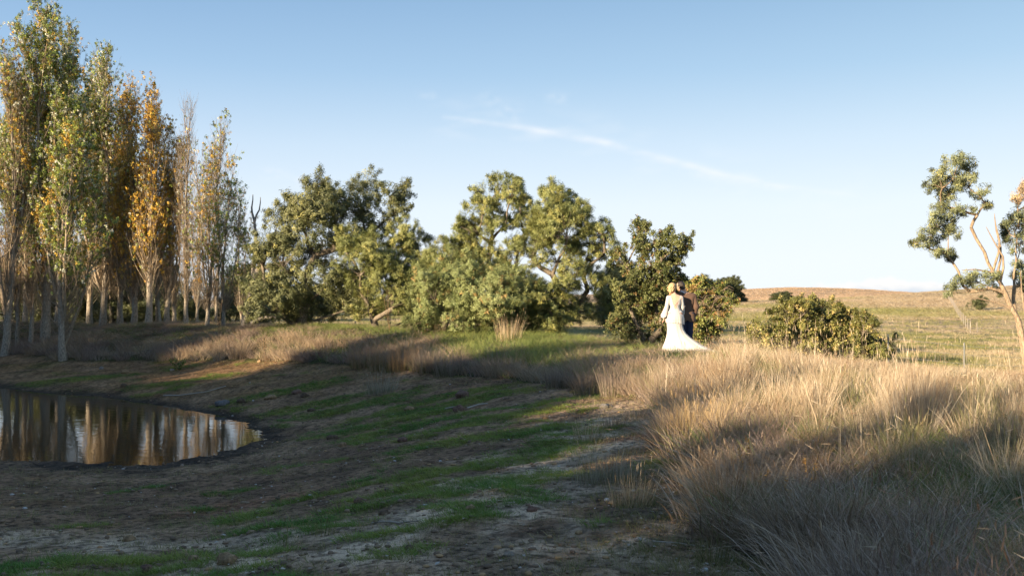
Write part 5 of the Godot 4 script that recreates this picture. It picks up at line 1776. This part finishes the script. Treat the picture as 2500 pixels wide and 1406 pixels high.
func make_bride() -> void:
	var at := Vector3(4.09, ground(4.09, 25.0), -25.0)
	var root := thing("person", "person in a long white lace dress with open back and trailing hem, blonde hair", "person", at)
	var skin_mat := flat(Color(0.58, 0.35, 0.25), 0.55)
	skin_mat.subsurf_scatter_enabled = true
	skin_mat.subsurf_scatter_strength = 0.15
	var torso := [
		[Vector3(-0.085, 0.93, 0.02), 0.118, Vector3(0.085, 0.93, 0.02), 0.118], [Vector3(0, 0.95, 0), 0.12, Vector3(0, 1.07, 0), 0.095], [Vector3(-0.045, 1.06, 0), 0.082, Vector3(0.045, 1.06, 0), 0.082],
		[Vector3(-0.07, 1.22, -0.01), 0.092, Vector3(0.07, 1.22, -0.01), 0.092], [Vector3(0, 1.06, 0), 0.09, Vector3(0.005, 1.24, 0), 0.1], [Vector3(-0.06, 1.21, -0.07), 0.06, Vector3(0.07, 1.21, -0.07), 0.06],
		[Vector3(-0.07, 1.30, 0.012), 0.078, Vector3(0.075, 1.30, 0.012), 0.078], [Vector3(-0.135, 1.362, 0.01), 0.052, Vector3(0.145, 1.352, 0.01), 0.052],
		[Vector3(-0.06, 1.385, 0.01), 0.05, Vector3(0.07, 1.38, 0.01), 0.05], [Vector3(0.005, 1.37, 0.01), 0.058, Vector3(-0.02, 1.48, -0.012), 0.046]]
	var left_arm := [[Vector3(-0.155, 1.355, 0.01), 0.05, Vector3(-0.215, 1.10, 0.055), 0.038], [Vector3(-0.215, 1.10, 0.055), 0.038, Vector3(-0.265, 0.875, 0.02), 0.025]]
	var right_arm := [[Vector3(0.16, 1.345, 0.01), 0.05, Vector3(0.205, 1.09, -0.03), 0.038], [Vector3(0.205, 1.09, -0.03), 0.038, Vector3(0.19, 0.90, -0.16), 0.025]]
	var legs := [[Vector3(-0.085, 0.9, 0.01), 0.098, Vector3(-0.07, 0.5, -0.02), 0.058], [Vector3(-0.07, 0.5, -0.02), 0.058, Vector3(-0.07, 0.09, 0.02), 0.036], [Vector3(-0.07, 0.05, 0.03), 0.035, Vector3(-0.07, 0.03, -0.12), 0.028],
		[Vector3(0.085, 0.9, 0.01), 0.098, Vector3(0.07, 0.5, -0.04), 0.058], [Vector3(0.07, 0.5, -0.04), 0.058, Vector3(0.07, 0.09, -0.02), 0.036], [Vector3(0.07, 0.05, -0.02), 0.035, Vector3(0.075, 0.03, -0.16), 0.028]]
	var frame := Transform3D(Basis.from_euler(Vector3(-0.12, -0.75, -0.16)), Vector3(-0.04, 1.59, -0.03))
	var body := skin(torso + left_arm + right_arm + legs, 0.013, 0.045, 0.0)
	joined(body, skin(moved(head_bones(0.98), frame), 0.0055, 0.016, 0.0))
	joined(body, skin(hand_bones(Vector3(-0.265, 0.875, 0.02), Vector3(-0.12, -1, -0.12), Vector3(0.5, 0, -1), 0.45), 0.0038, 0.006, 0.0))
	joined(body, skin(hand_bones(Vector3(0.19, 0.90, -0.16), Vector3(0.15, -1, -0.35), Vector3(-0.2, 0, -1), 0.7), 0.0038, 0.006, 0.0))
	obj("body", body.mesh(), skin_mat, root)
	face_parts(root, frame, 0.98, Color(0.28, 0.19, 0.11))
	# hair: pinned up, in twisted locks down to the nape
	var hair_bones := [[Vector3(0, 0.045, -0.01), 0.088, Vector3(0, 0.05, 0.045), 0.09], [Vector3(0, 0.0, 0.05), 0.085, Vector3(0, -0.05, 0.065), 0.07], [Vector3(0, -0.03, 0.085), 0.062, Vector3(0.01, -0.085, 0.08), 0.05], [Vector3(-0.07, 0.0, 0.02), 0.03, Vector3(-0.065, -0.06, 0.03), 0.02], [Vector3(0.07, 0.0, 0.02), 0.03, Vector3(0.065, -0.06, 0.03), 0.02], [Vector3(0.0, -0.08, 0.07), 0.042, Vector3(0.0, -0.15, 0.075), 0.022]]
	var r := rand(51)
	for k in 54:
		var a := r.randf_range(-0.4, PI + 0.4)
		var e := r.randf_range(-0.8, 1.25)
		var d := Vector3(cos(a) * cos(e), sin(e), absf(sin(a)) * cos(e) + 0.12).normalized()
		var p := Vector3(0, 0.012, 0.04) + d * Vector3(0.094, 0.115, 0.095)
		var q := p + Vector3(r.randf_range(-0.03, 0.03), -r.randf_range(0.02, 0.05), 0.012)
		hair_bones.append([p, 0.012, q, 0.010])
	obj("hair", skin(moved(hair_bones, frame), 0.006, 0.012, 0.0).mesh(), hair_paint(Color(0.46, 0.31, 0.16)), root)
	# dress
	var lace := flat(Color(0.52, 0.495, 0.47), 0.75)
	lace.rim_enabled = true
	lace.rim = 0.3
	lace.heightmap_enabled = true
	lace.heightmap_texture = speckle(256, 61, 0.09, 0.0, 1.0, 3)
	lace.heightmap_scale = 0.5
	lace.uv1_triplanar = true
	lace.uv1_scale = Vector3.ONE * 5.0
	var bodice := kept(skin(torso, 0.011, 0.045, 0.009), func(p: Vector3) -> bool:
		if p.y < 0.98 or p.y > 1.405 or Vector2(p.x - 0.02, p.z).length() < 0.07 and p.y > 1.36:
			return false
		return p.z < 0.0 or absf(p.x - 0.006) > (p.y - 1.025) * 0.285)
	obj("bodice", bodice.mesh(), lace, root)
	var straps := Geo.new()
	for s in [[Vector3(-0.085, 1.31, 0.098), Vector3(0.05, 1.17, 0.108)], [Vector3(0.095, 1.31, 0.098), Vector3(-0.03, 1.15, 0.106)]]:
		straps.tube(PackedVector3Array([s[0], (s[0] as Vector3).lerp(s[1], 0.5) + Vector3(0, -0.01, 0.004), s[1]]), PackedFloat32Array([0.004, 0.004, 0.004]), 6, Color.WHITE)
	obj("back_strap", straps.mesh(), lace, root)
	for arm in [[left_arm, Vector3(-0.03, -0.05, 0.035)], [right_arm, Vector3(0.0, -0.04, -0.06)]]:
		var b: Array = arm[0]
		var sleeve := skin([b[0]], 0.01, 0.03, 0.010)
		# bell shaped lower half
		var el: Vector3 = b[0][2]
		var dn: Vector3 = (b[1][2] - b[1][0]).normalized()
		var sx := dn.cross(Vector3(0.2, 0.1, 1)).normalized()
		var sz := sx.cross(dn)
		var k0 := sleeve.v.size()
		for i in 9:
			var f := i / 8.0
			for j in 29:
				var a := TAU * j / 28.0
				var rad := lerpf(0.05, 0.082, pow(f, 1.6)) * (1.0 + 0.07 * f * sin(a * 7.0))
				var p: Vector3 = el - dn * 0.07 + dn * f * 0.25 + arm[1] * f * f + (sx * cos(a) + sz * sin(a)) * rad
				p.y -= 0.025 * f * sin(a * 2.0)
				sleeve.v.append(p)
				sleeve.n.append(Vector3.UP)
				sleeve.c.append(Color.WHITE)
		for i in 8:
			for j in 28:
				var a := k0 + i * 29 + j
				sleeve.ix.append_array([a, a + 29, a + 1, a + 1, a + 29, a + 30])
		sleeve.smooth()
		obj("sleeve", sleeve.mesh(), lace, root)
	obj("skirt", dress_skirt([[1.08, 0.132, 0.108, 0.0], [1.0, 0.165, 0.135, 0.0], [0.93, 0.213, 0.165, 0.0], [0.85, 0.222, 0.178, 0.0], [0.75, 0.208, 0.17, 0.0], [0.65, 0.196, 0.165, 0.01], [0.55, 0.19, 0.17, 0.04], [0.45, 0.196, 0.185, 0.10], [0.35, 0.215, 0.21, 0.19], [0.25, 0.245, 0.25, 0.31], [0.15, 0.285, 0.30, 0.44], [0.07, 0.31, 0.33, 0.62], [-0.02, 0.325, 0.36, 0.86]], 0.042, 17).mesh(), lace, root)
	obj("lace_overskirt", dress_skirt([[1.06, 0.150, 0.126, 0.0], [0.98, 0.188, 0.155, 0.0], [0.90, 0.228, 0.182, 0.0], [0.82, 0.238, 0.194, 0.0], [0.76, 0.228, 0.188, 0.01], [0.72, 0.222, 0.185, 0.015]], 0.035, 11).mesh(), lace, root)


func dress_skirt(rings: Array, fold: float, pleats: int) -> Geo:
	# height, half width, half depth, reach of the train towards the right and the viewer
	var g := Geo.new()
	var steps := 40
	var sides := 132
	for i in steps + 1:
		var u := float(i) / steps * (rings.size() - 1)
		var k := mini(int(u), rings.size() - 2)
		var f := u - k
		var a0: Array = rings[k]
		var b0: Array = rings[k + 1]
		var y := lerpf(a0[0], b0[0], f)
		var rx := lerpf(a0[1], b0[1], f)
		var rz := lerpf(a0[2], b0[2], f)
		var tr := lerpf(a0[3], b0[3], f)
		var down := float(i) / steps
		for j in sides + 1:
			var a := TAU * j / sides
			var w := 1.0 + fold * pow(down, 1.6) * (sin(a * pleats + 2.0 * sin(a * 2.0) + down * 1.2) + 0.5 * sin(a * (pleats * 2 + 1) + 1.0))
			var pull := pow(maxf(0.0, cos(a - 0.42)), 2.4) * tr
			var p := Vector3(cos(a) * rx * w, y, sin(a) * rz * w) + Vector3(cos(0.42), 0, sin(0.42)) * pull
			if rings.size() < 8 and i == steps:
				p.y += 0.018 * absf(sin(a * 9.0)) - 0.05 * maxf(0.0, cos(a))
			g.v.append(p)
			g.n.append(Vector3.UP)
			g.c.append(Color.WHITE)
	for i in steps:
		for j in sides:
			var a := i * (sides + 1) + j
			g.ix.append_array([a, a + 1, a + sides + 1, a + 1, a + sides + 2, a + sides + 1])
	g.smooth()
	return g


func hair_paint(c: Color) -> StandardMaterial3D:
	var m := flat(c, 0.45)
	m.heightmap_enabled = true
	m.heightmap_texture = speckle(128, 66, 0.12, 0.0, 1.0, 2)
	m.heightmap_scale = 0.6
	m.uv1_triplanar = true
	m.uv1_scale = Vector3(14, 4, 14)
	return m


func make_groom() -> void:
	var at := Vector3(4.43, ground(4.43, 25.3), -25.3)
	var root := thing("person", "person in brown jacket and navy trousers, dark head bowed towards the one in white", "person", at)
	var skin_mat := flat(Color(0.50, 0.29, 0.20), 0.55)
	var torso := [
		[Vector3(-0.085, 0.95, 0.01), 0.115, Vector3(0.085, 0.95, 0.01), 0.115], [Vector3(0, 0.96, 0), 0.12, Vector3(0, 1.12, 0), 0.115], [Vector3(-0.06, 1.10, 0), 0.1, Vector3(0.06, 1.10, 0), 0.1],
		[Vector3(-0.09, 1.26, 0), 0.115, Vector3(0.09, 1.26, 0), 0.115], [Vector3(-0.11, 1.37, 0.015), 0.095, Vector3(0.11, 1.365, 0.015), 0.095], [Vector3(-0.16, 1.435, 0.01), 0.062, Vector3(0.165, 1.42, 0.01), 0.062],
		[Vector3(-0.07, 1.46, 0.015), 0.06, Vector3(0.05, 1.45, 0.015), 0.06], [Vector3(-0.035, 1.45, 0.0), 0.068, Vector3(-0.095, 1.565, -0.04), 0.056]]
	var right_arm := [[Vector3(0.185, 1.41, 0.01), 0.064, Vector3(0.245, 1.14, 0.045), 0.05], [Vector3(0.245, 1.14, 0.045), 0.05, Vector3(0.215, 0.88, -0.035), 0.034]]
	var left_arm := [[Vector3(-0.18, 1.42, 0.01), 0.064, Vector3(-0.215, 1.15, -0.03), 0.05], [Vector3(-0.215, 1.15, -0.03), 0.05, Vector3(-0.14, 0.93, -0.17), 0.034]]
	var legs := [[Vector3(-0.09, 0.93, 0.01), 0.105, Vector3(-0.085, 0.5, -0.03), 0.066], [Vector3(-0.085, 0.5, -0.03), 0.066, Vector3(-0.085, 0.1, 0.01), 0.046], [Vector3(0.09, 0.93, 0.01), 0.105, Vector3(0.085, 0.5, 0.0), 0.066], [Vector3(0.085, 0.5, 0.0), 0.066, Vector3(0.085, 0.1, 0.05), 0.046]]
	var feet := [[Vector3(-0.085, 0.06, 0.03), 0.044, Vector3(-0.09, 0.04, -0.15), 0.036], [Vector3(0.085, 0.06, 0.07), 0.044, Vector3(0.095, 0.04, -0.11), 0.036]]
	var frame := Transform3D(Basis.from_euler(Vector3(-0.42, 0.75, 0.26)), Vector3(-0.13, 1.655, -0.06))
	var body := skin(torso + left_arm + right_arm + legs + feet, 0.013, 0.05, 0.0)
	joined(body, skin(moved(head_bones(1.04), frame), 0.0055, 0.016, 0.0))
	joined(body, skin(hand_bones(Vector3(0.215, 0.88, -0.035), Vector3(-0.1, -1, -0.3), Vector3(-0.4, 0, -1), 0.6), 0.004, 0.006, 0.001))
	joined(body, skin(hand_bones(Vector3(-0.14, 0.93, -0.17), Vector3(-0.1, -1, -0.4), Vector3(0.2, 0, -1), 0.8), 0.004, 0.006, 0.001))
	obj("body", body.mesh(), skin_mat, root)
	face_parts(root, frame, 1.04, Color(0.05, 0.035, 0.025))
	var hair := kept(skin(moved([[Vector3(0, 0.035, -0.025), 0.088, Vector3(0, 0.04, 0.04), 0.089], [Vector3(0, 0.0, 0.04), 0.082, Vector3(0, -0.05, 0.045), 0.066], [Vector3(0, 0.085, -0.05), 0.04, Vector3(0, 0.09, 0.02), 0.045]], frame), 0.006, 0.02, 0.0), func(p: Vector3) -> bool:
		var q: Vector3 = frame.affine_inverse() * p
		return q.z > -0.01 + maxf(0.0, 0.03 - q.y) * 0.35 and q.y > -0.1 or q.y > 0.062)
	obj("hair", hair.mesh(), hair_paint(Color(0.035, 0.024, 0.018)), root)
	var tweed := flat(Color(0.118, 0.068, 0.045), 0.9)
	tweed.albedo_texture = speckle(256, 68, 0.16, 0.6, 1.4, 2)
	tweed.uv1_triplanar = true
	tweed.uv1_scale = Vector3.ONE * 6.0
	tweed.rim_enabled = true
	tweed.rim = 0.2
	var tails := [[Vector3(-0.09, 0.86, 0.015), 0.128, Vector3(0.09, 0.86, 0.015), 0.128], [Vector3(-0.09, 0.78, 0.015), 0.132, Vector3(0.09, 0.78, 0.015), 0.132]]
	var collar_at := Vector3(-0.06, 1.49, -0.01)
	var jacket := kept(skin(torso + tails, 0.012, 0.055, 0.016), func(p: Vector3) -> bool:
		if p.y < 0.765 + 0.03 * smoothstep(0.05, 0.0, absf(p.x)) * float(p.z > 0.0):
			return false
		return p.y < 1.49 - (p.x + 0.06) * 0.5 or p.distance_to(collar_at) > 0.125 and p.y < 1.5)
	obj("jacket", jacket.mesh(), tweed, root)
	for b in [left_arm, right_arm]:
		var cut: float = b[1][2].y + 0.025
		obj("jacket_sleeve", kept(skin(b, 0.011, 0.04, 0.017), func(p: Vector3) -> bool: return p.y > cut).mesh(), tweed, root)
	var collar := Geo.new()
	for k in 2:
		var pts := PackedVector3Array()
		var rads := PackedFloat32Array()
		for j in 25:
			var a := TAU * j / 24.0
			pts.append(Vector3(-0.062, 1.497 + 0.014 * k, -0.012) + Vector3(cos(a) * 0.074, -cos(a) * 0.034, sin(a) * 0.076))
			rads.append(0.0105)
		collar.tube(pts, rads, 8, Color.WHITE)
	obj("shirt_collar", collar.mesh(), flat(Color(0.76, 0.76, 0.76), 0.7), root)
	var navy := flat(Color(0.016, 0.023, 0.062), 0.85)
	obj("trousers", kept(skin(legs + [torso[0]], 0.012, 0.05, 0.014), func(p: Vector3) -> bool: return p.y > 0.075 and p.y < 1.0).mesh(), navy, root)
	var leather := flat(Color(0.05, 0.028, 0.016), 0.35)
	for b in feet:
		obj("shoe", skin([b], 0.008, 0.02, 0.008).mesh(), leather, root)
